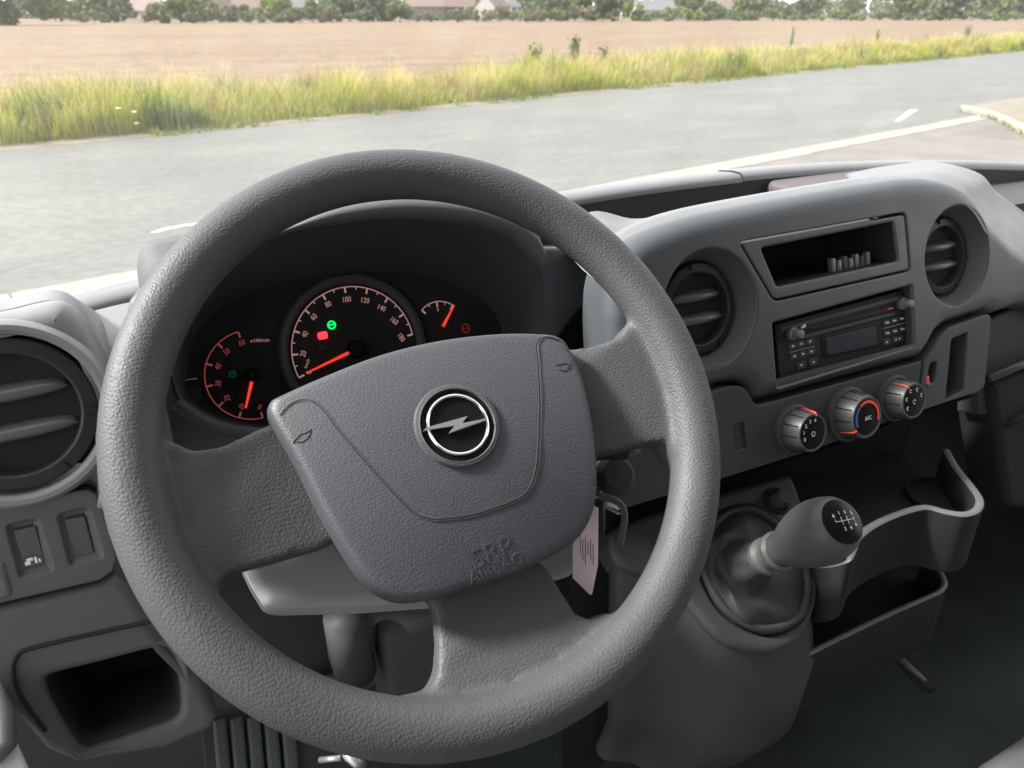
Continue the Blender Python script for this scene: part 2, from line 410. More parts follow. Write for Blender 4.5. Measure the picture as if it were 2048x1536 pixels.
# pale gutter stones between road and forecourt, laid one by one
random.seed(3)
gut = thing('gutter', 'row of pale concrete gutter stones along the near edge of the road', 'kerb', (near_a.x, near_a.y, GZ))
bmS = bmesh.new(); bmesh.ops.create_cube(bmS, size=1); bmesh.ops.scale(bmS, vec=(.99, .38, .10), verts=bmS.verts)
bmesh.ops.bevel(bmS, geom=bmS.edges[:], offset=.012, segments=1, affect='EDGES')
meS = bpy.data.meshes.new('stone'); bmS.to_mesh(meS); bmS.free(); meS.materials.append(M['kerb'])
for i in range(-3, 26):
    o = bpy.data.objects.new('stone', meS); q = np_(i*1.0+.56, -.21); C.objects.link(o); o.parent = gut
    o.matrix_parent_inverse = gut.matrix_world.inverted()
    o.location = (q.x, q.y, GZ-.033+random.uniform(-.003, .003)); o.rotation_euler = (0, 0, math.atan2(nd.y, nd.x)+random.uniform(-.004, .004))
# raised pavement with kerb at the right
kq = [gxy(*p) for p in [(1925, 222), (1965, 228), (2010, 246), (2080, 285), (2200, 360)]]
kc = [Vector(q) for q in catmull([tuple(q) for q in kq], 6, False)]
far_r = [np_(60, -.34), np_(60, -14)]
pv = [kc[0]]+[Vector(q) for q in far_r]+[kc[-1]]+kc[-2:0:-1]
bm = bmesh.new(); v = [bm.verts.new((p.x, p.y, GZ+.10)) for p in pv]; bm.faces.new(v); bmesh.ops.recalc_face_normals(bm, faces=bm.faces)
if bm.faces[:][0].normal.z < 0: bmesh.ops.reverse_faces(bm, faces=bm.faces)
tag(obj('pavement', bm, M['pave'], smooth=False), kind='structure')
kt = thing('pavement_kerb', 'curved pale kerb edging the pavement at the right of the forecourt', 'kerb', (kc[0].x, kc[0].y, GZ))
rs = resample([tuple(q) for q in kc], 7)
for a, b in zip(rs, rs[1:]):
    d = (b-a); a2 = a+d*.006; b2 = b-d*.006; p_ = Vector((-d.y, d.x)).normalized()*-.07
    bm = bmesh.new(); q = []
    for c_, z in ((a2, GZ-.02), (b2, GZ-.02), (b2, GZ+.115), (a2, GZ+.115)):
        q.append((bm.verts.new((c_.x+p_.x, c_.y+p_.y, z)), bm.verts.new((c_.x-p_.x, c_.y-p_.y, z))))
    bm.faces.new([x[0] for x in q]); bm.faces.new([x[1] for x in q][::-1])
    for i in range(4): j = (i+1) % 4; bm.faces.new((q[i][0], q[i][1], q[j][1], q[j][0]))
    bmesh.ops.recalc_face_normals(bm, faces=bm.faces); bmesh.ops.bevel(bm, geom=bm.edges[:], offset=.015, segments=1, affect='EDGES')
    obj('kerb_stone', bm, M['kerb'], kt)
# painted marks on the road
def mark(pts, label, z=.004):
    bm = bmesh.new(); v = [bm.verts.new((*gxy(*p), GZ+z)) for p in pts]; bm.faces.new(v); bmesh.ops.recalc_face_normals(bm, faces=bm.faces)
    if bm.faces[:][0].normal.z < 0: bmesh.ops.reverse_faces(bm, faces=bm.faces)
    return tag(obj('road_marking', bm, M['paint'], smooth=False), label, 'road marking')
mark([(1787, 243), (1800, 243), (1836, 220), (1820, 219)], 'short white painted dash on the road at the right')
arc = [(299, 466), (330, 456), (370, 449), (405, 445), (405, 449), (372, 453), (335, 461), (312, 467)]
mark(arc, 'thin white painted line on the road left of the steering wheel')

# ------------------------------------------------------------------ grass of the verge
def leaf_mat(name, trans=.35):
    mt = bpy.data.materials.new(name); mt.use_nodes = True; n, l = nodes(mt); b = n['Principled BSDF']; out = n['Material Output']
    at = n.new('ShaderNodeVertexColor'); at.layer_name = 'Col'; l.new(at.outputs[0], b.inputs['Base Color'])
    b.inputs['Roughness'].default_value = .7; b.inputs['Specular IOR Level'].default_value = .2
    tr = n.new('ShaderNodeBsdfTranslucent'); l.new(at.outputs[0], tr.inputs[0]); mx = n.new('ShaderNodeMixShader'); mx.inputs[0].default_value = trans
    l.new(b.outputs[0], mx.inputs[1]); l.new(tr.outputs[0], mx.inputs[2]); l.new(mx.outputs[0], out.inputs[0]); return mt
M['grass'] = leaf_mat('grass_blades', .4); M['leaves'] = leaf_mat('tree_leaves', .25)
def mesh_col(name, vs_, fs, cols, mt, parent=None):
    me = bpy.data.meshes.new(name); me.from_pydata(vs_, [], fs); me.materials.append(mt)
    ca = me.color_attributes.new('Col', 'FLOAT_COLOR', 'POINT'); flat = []
    for c in cols: flat += [c[0], c[1], c[2], 1]
    ca.data.foreach_set('color', flat)
    return link(bpy.data.objects.new(name, me), parent)
def hnoise(x, s=0):
    i = math.floor(x); t = x-i; t = t*t*(3-2*t)
    h = lambda k: (math.sin((k+s)*127.1)*43758.5453) % 1
    return h(i)*(1-t)+h(i+1)*t
random.seed(11); gv, gf, gc = [], [], []
def lerp3(a, b, t): return tuple(a[i]*(1-t)+b[i]*t for i in range(3))
GREEN = [(.150, .200, .018), (.190, .225, .020), (.085, .135, .026), (.230, .225, .022)]
STRAW = [(.47, .40, .16), (.52, .44, .22), (.42, .38, .12), (.48, .37, .19)]
def blade(x, y, h, wd, c0, c1, lean, a, seg=2):
    i = len(gv); dx, dy = math.cos(a), math.sin(a); px_, py_ = -dy*wd, dx*wd
    for k in range(seg+1):
        t = k/seg; bx = x+dx*lean*t*t; by = y+dy*lean*t*t; z = GZ+h*t*(1-.12*t*lean/max(h, .01)); s = 1-t*.85
        gv.append((bx-px_*s, by-py_*s, z)); gv.append((bx+px_*s, by+py_*s, z)); c = lerp3(c0, c1, min(1, max(0, t*1.25-.25))); gc.append(c); gc.append(c)
    for k in range(seg): j = i+2*k; gf.append((j, j+1, j+3, j+2))
# clumps: (along, across, radius, height, kind) give the verge its uneven, patchy growth
clumps = []
for _ in range(420):
    s = -9+90*random.random()**1.5; clumps.append((s, random.uniform(.35, 3.3), random.uniform(.18, .62), random.uniform(.35, 1.0), random.choices((0, 1, 2, 3), (5, 4, 1.2, 1.5))[0]))
clumps.sort()
import bisect
ck = [c[0] for c in clumps]
KIND = [([(.17, .23, .014), (.22, .26, .016)], [(.33, .33, .03), (.40, .38, .05)]),       # fresh lime grass
        ([(.22, .21, .04), (.28, .25, .06)], [(.52, .44, .20), (.48, .40, .18)]),          # straw with seed heads
        ([(.08, .13, .022), (.10, .155, .026)], [(.14, .19, .03), (.19, .23, .03)]),     # dark leafy weeds
        ([(.20, .16, .05), (.25, .18, .07)], [(.40, .28, .14), (.36, .25, .11)])]          # brownish dry stems
n_bl = 0
while n_bl < 115000:
    s = -8+86*random.random()**1.7; o_ = random.random()**.85*3.6
    edge = .20+.34*hnoise(s*.9, 3)+.16*hnoise(s*4, 5)
    if o_ < edge: continue
    dfar = 1+max(0, s)/45; best = None; bw_ = 0
    for j in range(bisect.bisect(ck, s-.65), bisect.bisect(ck, s+.65)):
        c = clumps[j]; d2 = ((s-c[0])**2+(o_-c[1])**2)/c[2]**2
        if d2 < 1 and (1-d2)*c[3] > bw_: bw_ = (1-d2)*c[3]; best = c
    bas = (.15+.52*min(1, (o_-edge)/1.2))*(.5+.8*hnoise(s*.6+o_*.4, 2))
    if best: hgt = max(bas*.8, (best[3]*.9)*(.35+.65*min(1, bw_/best[3]*1.6)))*random.uniform(.55, 1.15); kd = best[4] if random.random() < .8 else 1
    else: hgt = bas*random.uniform(.5, 1.25); kd = random.choices((0, 1, 2, 3), (5, 2+3*min(1, o_/2), .8, .8))[0]
    if o_ < edge+.35 and kd in (1, 3) and random.random() < .7: kd = 0
    if o_ > 2.4 and kd == 0 and random.random() < .6: kd = 1
    if random.random() < .03: hgt *= 1.4; kd = 1
    c0 = random.choice(KIND[kd][0]); c1 = random.choice(KIND[kd][1]); k = random.uniform(.75, 1.2)
    c0 = tuple(v_*k for v_ in c0); c1 = tuple(v_*k for v_ in c1); q = fp(s, o_)
    wd = random.uniform(.005, .012)*(2.2 if kd == 2 else 1)*dfar
    blade(q.x, q.y, hgt, wd, c0, c1, random.uniform(.08, .75)*hgt, random.uniform(0, 6.28)); n_bl += 1
# low weeds creeping on to the asphalt
for _ in range(5200):
    s = -6+70*random.random()**1.5
    if hnoise(s*1.1, 21)*hnoise(s*3.7, 5) < .22: continue
    o_ = random.uniform(-.12, .42); q = fp(s, o_)
    blade(q.x, q.y, random.uniform(.04, .15), random.uniform(.012, .025), random.choice(GREEN), (.13, .14, .02), random.uniform(.02, .12), random.uniform(0, 6.28))
# fringe at the kerb of the pavement
for _ in range(1500):
    s = random.uniform(16.4, 30); q = np_(s, random.uniform(-.42, -.22))
    blade(q.x, q.y, random.uniform(.03, .12), .014, random.choice(GREEN), (.18, .16, .03), random.uniform(.02, .1), random.uniform(0, 6.28))
for _ in range(700):
    q = random.choice(kc[2:]); q = q+Vector((random.uniform(-.12, .12), random.uniform(-.12, .12)))
    blade(q.x, q.y, random.uniform(.03, .09)+.02, .012, random.choice(GREEN), (.20, .165, .03), random.uniform(.02, .08), random.uniform(0, 6.28))
tag(mesh_col('verge_grass', gv, gf, gc, M['grass']), 'tall yellow green grass growing along the far side of the road', 'grass', kind='stuff')

# ------------------------------------------------------------------ tall weeds, shrubs, trees, houses beyond the field
def leaf_cloud(blobs, n, size, cols, rnd, flat=.8):
    vs_, fs, cs = [], [], []
    wsum = [b[3]**2 for b in blobs]
    for _ in range(n):
        b = rnd.choices(blobs, wsum)[0]
        d = Vector((rnd.gauss(0, 1), rnd.gauss(0, 1), rnd.gauss(0, 1))).normalized()*(rnd.random()**.45)*b[3]
        p = Vector((b[0], b[1], b[2]))+Vector((d.x, d.y, d.z*flat)); s = size*rnd.uniform(.6, 1.4)
        a = Vector((rnd.gauss(0, 1), rnd.gauss(0, 1), rnd.gauss(0, 1))).normalized(); u = a.orthogonal().normalized()*s; v = a.cross(u).normalized()*s*.7
        i = len(vs_); vs_ += [tuple(p-u), tuple(p+v), tuple(p+u), tuple(p-v)]; fs.append((i, i+1, i+2, i+3))
        c = rnd.choice(cols); k = rnd.uniform(.8, 1.2); cs += [(c[0]*k, c[1]*k, c[2]*k)]*4
    return vs_, fs, cs
M['bark'] = mat('bark', (.07, .055, .04), .9, bump=('noise', 20, .6, .02))
def tree(x, ybase, dist, wid, hgt, cols, label, rnd, name='tree', cat='tree', group=None, low=0, n=900):
    """x, ybase: where its foot shows in the picture at the given distance"""
    d = ray(x, ybase); q = CAM+d*dist; base = Vector((q.x, q.y, GZ))
    t = thing(name, label, cat, base, group)
    if not low: wid *= 1.75*rnd.uniform(.75, 1.35); hgt *= 1.35*rnd.uniform(.72, 1.2)
    else: wid *= rnd.uniform(1.2, 2.4); hgt *= rnd.uniform(1.0, 1.9)
    th = hgt*.16 if not low else hgt*.08
    bm = bmesh.new(); sweep_bm(bm, [base+Vector((0, 0, -.1)), base+Vector((.02*hgt, 0, th)), base+Vector((-.01*hgt, 0, hgt*.7))], [hgt*.03, hgt*.022, hgt*.008], n=7)
    for k in range(5):
        a = k*1.3; z0 = th*(.9+.2*k)
        sweep_bm(bm, [base+Vector((0, 0, z0)), base+Vector((math.cos(a)*wid*.3, math.sin(a)*wid*.3, z0+hgt*.22))], [hgt*.012, hgt*.004], n=5)
    obj('trunk', bm, M['bark'], t)
    blobs = []
    for k in range(14 if not low else 10):
        a = rnd.uniform(0, 6.28); rr = rnd.random()**.5*wid*.34; f_ = rnd.random()
        zc = (th*.4+(hgt-th)*(.08+.74*f_)) if not low else hgt*(.2+.55*f_)
        blobs.append((base.x+math.cos(a)*rr*(1.15-.5*f_), base.y+math.sin(a)*rr*(1.15-.5*f_), base.z+zc, rnd.uniform(.10, .27)*min(wid, hgt*1.1)))
    vs_, fs, cs = leaf_cloud(blobs, n, max(.22, wid*.038), cols, rnd)
    mesh_col('crown', vs_, fs, cs, M['leaves'], t); return t
M['wallw'] = mat('render_white', (.26, .25, .245), .8, var=.05, vscale=.6); M['brick'] = mat('brick_pale', (.15, .115, .105), .9, var=.15, vscale=2)
M['roofr'] = mat('roof_tiles', (.14, .10, .09), .8, var=.2, vscale=1.5); M['roofg'] = mat('roof_slate', (.12, .12, .13), .8, var=.2, vscale=1.5)
M['pane'] = mat('window_glass', (.03, .035, .045), .1)
M['brown'] = mat('door_wood', (.15, .08, .05), .6)
def house(x, ybase, dist, wid, dpt, eave, ridge, wall, roof, label, turn=0):
    d = ray(x, ybase); q = CAM+d*dist; b = Vector((q.x, q.y, GZ)); t = thing('house', label, 'house', b, 'houses beyond the field')
    a = -YAW*.6+turn; f_ = Frame(b, (0, 0, 1)); f_ = f_.rot(a)
    A = lambda u, v, z: b+f_.u*u+f_.v*v+Vector((0, 0, z)); W, D = wid/2, dpt/2
    vs_ = [A(-W, -D, 0), A(W, -D, 0), A(W, D, 0), A(-W, D, 0), A(-W, -D, eave), A(W, -D, eave), A(W, D, eave), A(-W, D, eave), A(-W, 0, ridge), A(W, 0, ridge)]
    obj('wall', ([tuple(v) for v in vs_], [], [(0, 1, 5, 4), (2, 3, 7, 6), (1, 2, 6, 9, 5), (3, 0, 4, 8, 7)]), wall, t, smooth=False)
    e = .35; k = (ridge-eave)/D; rv = []
    for s in (-1, 1):
        for u in (-W-e, W+e):
            for v, z in ((s*(D+e), eave-e*k), (0, ridge)):
                rv += [tuple(A(u, v, z+.02)), tuple(A(u, v, z+.22))]
    rf = []
    for s in (0, 8): rf += [(s+1, s+5, s+7, s+3), (s, s+2, s+6, s+4), (s, s+4, s+5, s+1), (s, s+1, s+3, s+2), (s+4, s+6, s+7, s+5)]
    r = obj('roof', (rv, [], rf), roof, t, smooth=False)
    fc = Frame(A(W*.45, 0, ridge-.3), (0, 0, 1)).rot(a); box('chimney', fc, -.4, .4, -.35, .35, 0, 1.5, M['brick'], r, bev=0)
    ff = Frame(A(0, -D, 0), -f_.v, f_.u); nw = max(2, int(wid/2.6))
    for fl in range(2 if eave > 4 else 1):
        for i in range(nw):
            u = -W+wid*(i+.5)/nw; z = .95+fl*2.6
            if fl == 0 and i == nw//2: box('door', ff, u-.5, u+.5, .02, 2.05, -.02, .05, M['brown'], t, bev=0); continue
            wf = box('window', ff, u-.6, u+.6, z, z+1.25, -.02, .06, M['wallw'], t, bev=0)
            box('pane', ff, u-.5, u+.5, z+.1, z+1.15, .0, .07, M['pane'], wf, bev=0)
    return t
DKG = [(.080, .112, .055), (.090, .122, .058), (.072, .102, .052)]; MDG = [(.105, .142, .048), (.120, .157, .05), (.095, .130, .046)]; LTG = [(.150, .195, .045), (.165, .205, .045), (.135, .175, .043)]  # greens paled to stand in for haze over the distance
OLV = [(.145, .142, .075), (.155, .152, .078), (.135, .13, .072)]
rnd = random.Random(5)
# (x, y of foot, distance, width, height, colours, label)
TR = [(30, 52, 150, 9.5, 9.5, MDG, 'broad dark green tree at the far left edge beyond the field'),
      (112, 46, 260, 11, 6.2, DKG, 'low dark tree next to the pale gap in the far tree line'),
      (235, 46, 215, 11, 8.6, DKG, 'round dark green tree left of the gabled houses'),
      (165, 45, 300, 9, 7.0, MDG, 'small hazy tree behind the dark round tree'),
      (362, 46, 190, 10, 5.6, MDG, 'wide olive green tree in front of pale houses at left'),
      (410, 45, 240, 9, 9.5, DKG, 'tall tree behind the wide olive tree'),
      (475, 45, 220, 9, 5.0, MDG, 'rounded bush tree between the two pale gables'),
      (555, 46, 200, 6, 6.4, LTG, 'slim light green tree left of the middle houses'),
      (640, 45, 230, 9, 6.4, MDG, 'bushy green tree above the far hedge left of centre'),
      (700, 45, 250, 8, 9.0, DKG, 'tall dark tree left of the red roofed houses'),
      (755, 44, 240, 9, 8.0, DKG, 'dense dark tree in front of the red roofs'),
      (800, 44, 215, 7, 5.2, MDG, 'small round tree beside the red roofed terrace'),
      (1085, 43, 260, 13, 9.5, DKG, 'big dark tree right of the red roofed terrace'),
      (1150, 42, 270, 11, 8.0, MDG, 'mid green tree behind the centre hedge'),
      (1235, 42, 270, 12, 9.0, DKG, 'dark tree group member left of the long grey roof'),
      (1265, 41, 250, 6, 4.5, LTG, 'bright green round bush before the long grey roof'),
      (1395, 40, 280, 13, 9.5, MDG, 'leafy tree right of the long grey roof'),
      (1500, 39, 290, 13, 8.5, MDG, 'leafy tree above the right hand hedge'),
      (1610, 38, 300, 14, 9.5, DKG, 'dark leafy tree over the hedge at the right'),
      (1700, 38, 300, 12, 7.5, MDG, 'rounded tree near the right end of the field'),
      (1800, 37, 300, 14, 9.0, MDG, 'wide tree rising behind the verge grass at right'),
      (1900, 36, 300, 14, 8.5, DKG, 'dark tree near the right edge above the verge grass'),
      (2000, 35, 300, 15, 9.5, MDG, 'tree at the far right edge beyond the verge')]
for t_ in TR: tree(*t_[:6], t_[6], rnd, n=2200, group='trees beyond the field')
HO = [(185, 46, 330, 13, 9, 3.6, 7.5, 'wallw', 'roofg', 'white house with a dark roof between the left trees', .5),
      (300, 46, 320, 14, 9, 3.4, 7.5, 'wallw', 'roofr', 'pale house with a red brown roof behind the wide olive tree', -.4),
      (440, 46, 300, 15, 9, 3.0, 7.8, 'wallw', 'roofr', 'pale gabled house with a broad reddish roof at left', .6),
      (510, 46, 300, 15, 9, 3.2, 7.6, 'wallw', 'roofr', 'long pale house with a light red roof left of centre', 0),
      (600, 45, 330, 14, 9, 4.5, 8.0, 'wallw', 'roofg', 'white house partly hidden by the slim light green tree', .2),
      (850, 44, 300, 14, 9, 4.8, 8.6, 'brick', 'roofr', 'red brick house at the left end of the middle terrace', 0),
      (915, 44, 310, 13, 9, 4.8, 8.8, 'brick', 'roofr', 'red roofed brick house in the middle of the terrace', .15),
      (985, 43, 300, 13, 9, 4.8, 9.0, 'wallw', 'roofr', 'white gabled house with a red roof right of the brick houses', .9),
      (1035, 43, 320, 11, 9, 4.8, 8.6, 'wallw', 'roofg', 'white house with a grey roof next to the big dark tree', .3),
      (1325, 41, 330, 26, 10, 3.6, 7.4, 'wallw', 'roofg', 'long low building with a pale grey roof right of centre', 0),
      (1440, 40, 340, 20, 10, 3.6, 7.6, 'brick', 'roofr', 'low brick building with a red roof between leafy trees', .1)]
for h in HO: house(h[0], h[1], h[2], h[3], h[4], h[5], h[6], M[h[7]], M[h[8]], h[9], h[10])
# wooded rise far behind the village, one continuous mass
rw = random.Random(9); blobs = []
for i in range(230):
    x = -160+2420*i/229; d_ = rw.uniform(400, 520); q = CAM+ray(x, 30)*d_
    hh = 7.0+5*hnoise(x*.012, 31)+2.5*hnoise(x*.05, 17)
    if 70 < x < 215: hh *= .45
    for k in range(3): blobs.append((q.x+rw.uniform(-6, 6), q.y+rw.uniform(-6, 6), GZ+hh*(.2+.3*k), rw.uniform(3.0, 5.0)))
vs_, fs, cs = leaf_cloud(blobs, 30000, 1.2, [(.125, .14, .10), (.14, .155, .11), (.11, .125, .095), (.155, .16, .105)], rw, .6)  # pale greyed greens: the haze is part of the leaf colour
tag(mesh_col('far_wood', vs_, fs, cs, M['leaves']), 'hazy grey green wood along the horizon behind the houses', 'wood', kind='stuff')
# hedge bushes along the far edge of the field
def hedge_label(x, cl):
    k = {id(OLV): 'olive brown', id(MDG): 'mid green', id(LTG): 'light green'}[id(cl)]
    near = min(TR, key=lambda t_: abs(t_[0]-x)); side = 'left' if x < near[0] else 'right'
    words = near[6].split(' tree')[0] if ' tree' in near[6] else near[6].split(' bush')[0]
    lb = '%s low hedge bush just %s of the %s tree' % (k, side, ' '.join(words.split()[:4]))
    used_[lb] = used_.get(lb, 0)+1
    return lb if used_[lb] == 1 else lb.replace('low hedge bush', 'low hedge bush, %s one' % ('second', 'third', 'fourth')[used_[lb]-2])
used_ = {}
HB = [(160, 200, OLV), (190, 205, MDG), (290, 190, OLV), (335, 185, OLV), (395, 190, OLV), (440, 195, OLV), (500, 190, MDG), (530, 195, OLV), (600, 195, OLV), (625, 200, MDG), (665, 200, OLV),
      (720, 205, MDG), (850, 215, OLV), (890, 215, MDG), (925, 215, OLV), (955, 215, OLV), (1000, 220, OLV), (1040, 225, MDG), (1075, 225, OLV), (1120, 230, MDG), (1170, 235, OLV), (1205, 235, MDG), (1310, 245, MDG),
      (1345, 245, MDG), (1375, 250, LTG), (1425, 255, MDG), (1465, 255, MDG), (1505, 260, OLV), (1545, 260, MDG), (1585, 262, MDG), (1630, 265, MDG), (1670, 265, LTG), (1715, 265, OLV), (1760, 265, MDG), (1810, 268, OLV), (1850, 268, MDG), (1890, 268, MDG), (1940, 268, OLV), (1985, 268, MDG), (2030, 268, MDG)]
for i, (x, d_, cl) in enumerate(HB):
    tree(x, 46, d_, rnd.uniform(6, 9), rnd.uniform(2.0, 3.2), cl, hedge_label(x, cl), rnd, 'hedge_bush', 'bush', 'hedge bushes along the far edge of the field', low=1, n=520)
# tall weeds standing out of the verge
def weed(x, y, hgt, label, nst=7, spread=.18, cols=MDG):
    q = gxy(x, y); b = Vector((q.x, q.y, GZ)); t = thing('tall_weed', label, 'weed', b, 'tall weeds in the verge'); r_ = random.Random(int(x))
    vs_, fs, cs = [], [], []
    bm = bmesh.new(); tips = []
    for k in range(nst):
        a = r_.uniform(0, 6.28); s = r_.uniform(0, spread); tip = b+Vector((math.cos(a)*s, math.sin(a)*s, hgt*r_.uniform(.7, 1))); tips.append(tip)
        sweep_bm(bm, [b+Vector((math.cos(a)*.03, math.sin(a)*.03, 0)), b.lerp(tip, .55), tip], [.008, .006, .003], n=4)
        for j in range(44):
            f_ = r_.uniform(.3, 1); p = b.lerp(tip, f_); d = Vector((r_.gauss(0, 1), r_.gauss(0, 1), r_.gauss(.3, .6))).normalized()*r_.uniform(.06, .17)*(1.25-f_*.6)
            sd_ = d.cross(Vector((r_.gauss(0, 1), r_.gauss(0, 1), 1))).normalized()*.030; i = len(vs_)
            vs_ += [tuple(p), tuple(p+d*.5+sd_), tuple(p+d), tuple(p+d*.5-sd_)]; fs.append((i, i+1, i+2, i+3)); cs += [r_.choice(cols)]*4
    obj('stem', bm, M['stem'], t); mesh_col('leaves', vs_, fs, cs, M['leaves'], t)
M['stem'] = mat('weed_stem', (.16, .18, .05), .7)
weed(1145, 148, 1.25, 'bushy green weed standing tallest in the verge near the middle', 13, .26)
weed(1070, 158, 1.05, 'pale green weed clump just left of the tallest weed', 11, .30, LTG)
weed(1580, 108, 1.35, 'single upright leafy weed sticking up against the brown field at right', 4, .07, LTG)
weed(1750, 98, 1.2, 'thin weed rising from the verge above the right hedge', 5, .12, LTG)
weed(1205, 148, .95, 'olive seed head weed right of the tallest weed', 6, .15, OLV)
weed(1930, 84, 1.25, 'dry brownish weed in the verge near the right edge', 8, .3, OLV)
# white flower heads in the near grass
M['petal'] = mat('petals', (.8, .8, .72), .7)
for k, (x, y, lb) in enumerate([(237, 218, 'white flower head furthest left in the verge grass'), (268, 225, 'white flower head higher of the close pair in the verge'), (273, 248, 'white flower head lowest in the verge grass')]):
    q = fp(0, .5); fr_ = Frame((q.x, q.y, 0), (-fn.x, -fn.y, 0)); hp = fr_.hit(x, y); t = thing('white_flower', lb, 'flower', (hp.x, hp.y, GZ), 'white flowers in the verge')
    tube('stalk', [(hp.x, hp.y, GZ), (hp.x, hp.y, hp.z)], .004, M['stem'], t, n=5)
    bm = bmesh.new()
    for j in range(22):
        a = j*2.4; r_ = .008*j**.5
        bmesh.ops.create_icosphere(bm, subdivisions=1, radius=.010, matrix=Matrix.Translation((hp.x+math.cos(a)*r_, hp.y+math.sin(a)*r_, hp.z+.015-.08*r_)))
    obj('flower_head', bm, M['petal'], t)

# ================================================================== the dashboard
dash = thing('dashboard', 'grey moulded plastic dashboard of the van running across the cab', 'dashboard', (.2, .2, -.3))
def P2(fr, pts, w_=0): return fr.pxs(pts, w_)
# --- centre fascia
fo = catmull(P2(FA, [(1226, 640), (1232, 560), (1262, 492), (1320, 456), (1420, 424), (1600, 389), (1760, 362), (1850, 352), (1915, 362), (1958, 392), (1985, 436)]), 5, False)
fo += P2(FA, [(2030, 482), (2110, 540), (2330, 640), (2330, 690), (2120, 632), (2050, 612), (1990, 632)])
fo += P2(FA, [(1988, 628), (1976, 625), (1900, 650), (1880, 668), (1866, 695), (1852, 716), (1522, 806), (1512, 800), (1498, 776), (1486, 769), (1468, 768), (1300, 808), (1232, 824)])
vC, vR, vL = P2(FA, [(1424, 618)])[0], P2(FA, [(1916, 512)])[0], P2(FA, [(22, 830)])[0]
cub_o = rounded(P2(FA, [(1478, 484), (1812, 424), (1822, 542), (1548, 604)]), .008)
rad_o = rounded(P2(FA, [(1546, 646), (1824, 570), (1829, 690), (1556, 774)]), .003)
fasc = plate('centre_fascia', FA, fo, [M['grey'], M['black'], M['dark'], M['dish']], dash, holes=[
    dict(p=circle(*vC, .0555), fil=.003, depth=.026, draft=.0115, wall=3, floor=1),
    dict(p=circle(*vR, .0555), fil=.003, depth=.026, draft=.0115, wall=3, floor=1),
    dict(p=cub_o, fil=.002, depth=.006, wall=0, floor=None),
    dict(p=rad_o, fil=.003, depth=.03, wall=2, floor=1)], fil=.020, depth=.05, grid=.02, nf=8)
# cubby frame and its deep recess
cub_i = rounded(P2(FA, [(1523, 496), (1788, 443), (1798, 522), (1555, 574)]), .004)
cf = plate('cubby_frame', FA, offset(cub_o, -.0022), [M['grey'], M['black']], dash, holes=[dict(p=cub_i, fil=.0025, depth=.09, draft=.004, wall=1, floor=1)], fil=.0015, depth=.02, w0=-.0005)
# comb shaped connector bracket seen inside the cubby
cbm = Frame(FA.hit(1690, 530, -.022), (0, -1, .3))
cb = box('connector_bracket', cbm, -.028, .036, -.022, -.008, 0, .012, M['dish'], dash, bev=.0008)
for i in range(7):
    box('prong', cbm, -.026+i*.0088, -.0205+i*.0088, -.0075, .010-(i % 2)*.003, 0, .006, M['lgrey'] if i % 3 != 2 else M['dish'], cb, bev=.0006)
# --- climate panel (separate moulding below the seam)
co_ = P2(FA, [(1234, 830), (1300, 813), (1470, 772), (1486, 774), (1496, 781), (1510, 806), (1522, 811), (1846, 722), (1838, 798), (1834, 822), (1640, 897), (1440, 960), (1240, 1022)])
clim = plate('climate_panel', FA, co_, [M['dark'], M['black']], dash, holes=[
    dict(p=rounded(P2(FA, [(1466, 852), (1490, 843), (1496, 895), (1471, 904)]), .001), fil=.001, depth=.003, floor=0)], fil=.0018, depth=.02, grid=.03, w0=-.001)
# --- slot panel at the right of the climate knobs
so_ = rounded(P2(FA, [(1840, 800), (1852, 722), (1868, 700), (1884, 672), (1902, 655), (1978, 628), (1985, 634), (1972, 772), (1958, 784), (1838, 824)]), .003)
plate('slot_panel', FA, so_, [M['grey2'], M['black'], M['dark']], dash, holes=[
    dict(p=rounded(P2(FA, [(1905, 678), (1938, 664), (1930, 780), (1893, 800)]), .002), fil=.0015, depth=.045, wall=2, floor=1),
    dict(p=rounded(P2(FA, [(1862, 726), (1878, 722), (1872, 766), (1854, 772)]), .0055), fil=.0015, depth=.012, wall=2, floor=1)], fil=.0018, depth=.02, w0=-.001)
rl = thing('red_catch', 'tiny red catch in the small oval slot beside the climate panel', 'catch', FA.hit(1857, 757))
box('catch_body', Frame(FA.hit(1858, 759), FA.n), -.0025, .0025, -.005, .004, -.008, -.001, M['red'], rl, bev=.001)
box('catch_tip', Frame(FA.hit(1859, 770), FA.n), -.003, .003, -.002, .002, -.006, .0005, M['lip'], rl, bev=.001)

# --- underside and tray wall below the fascia
bw = [[FA.hit(1236, 1030, -.004), FA.hit(1440, 968, -.004), FA.hit(1640, 903, -.004), FA.hit(1836, 828, -.004), FA.hit(1960, 790, -.004)]]
bw.append([q+Vector((0, .05, -.012)) for q in bw[0]]); bw.append([q+Vector((0, .075, -.06)) for q in bw[0]]); bw.append([q+Vector((0, .075, -.5)) for q in bw[0]])
loft('lower_recess', bw, M['tray'], dash, angle=40)
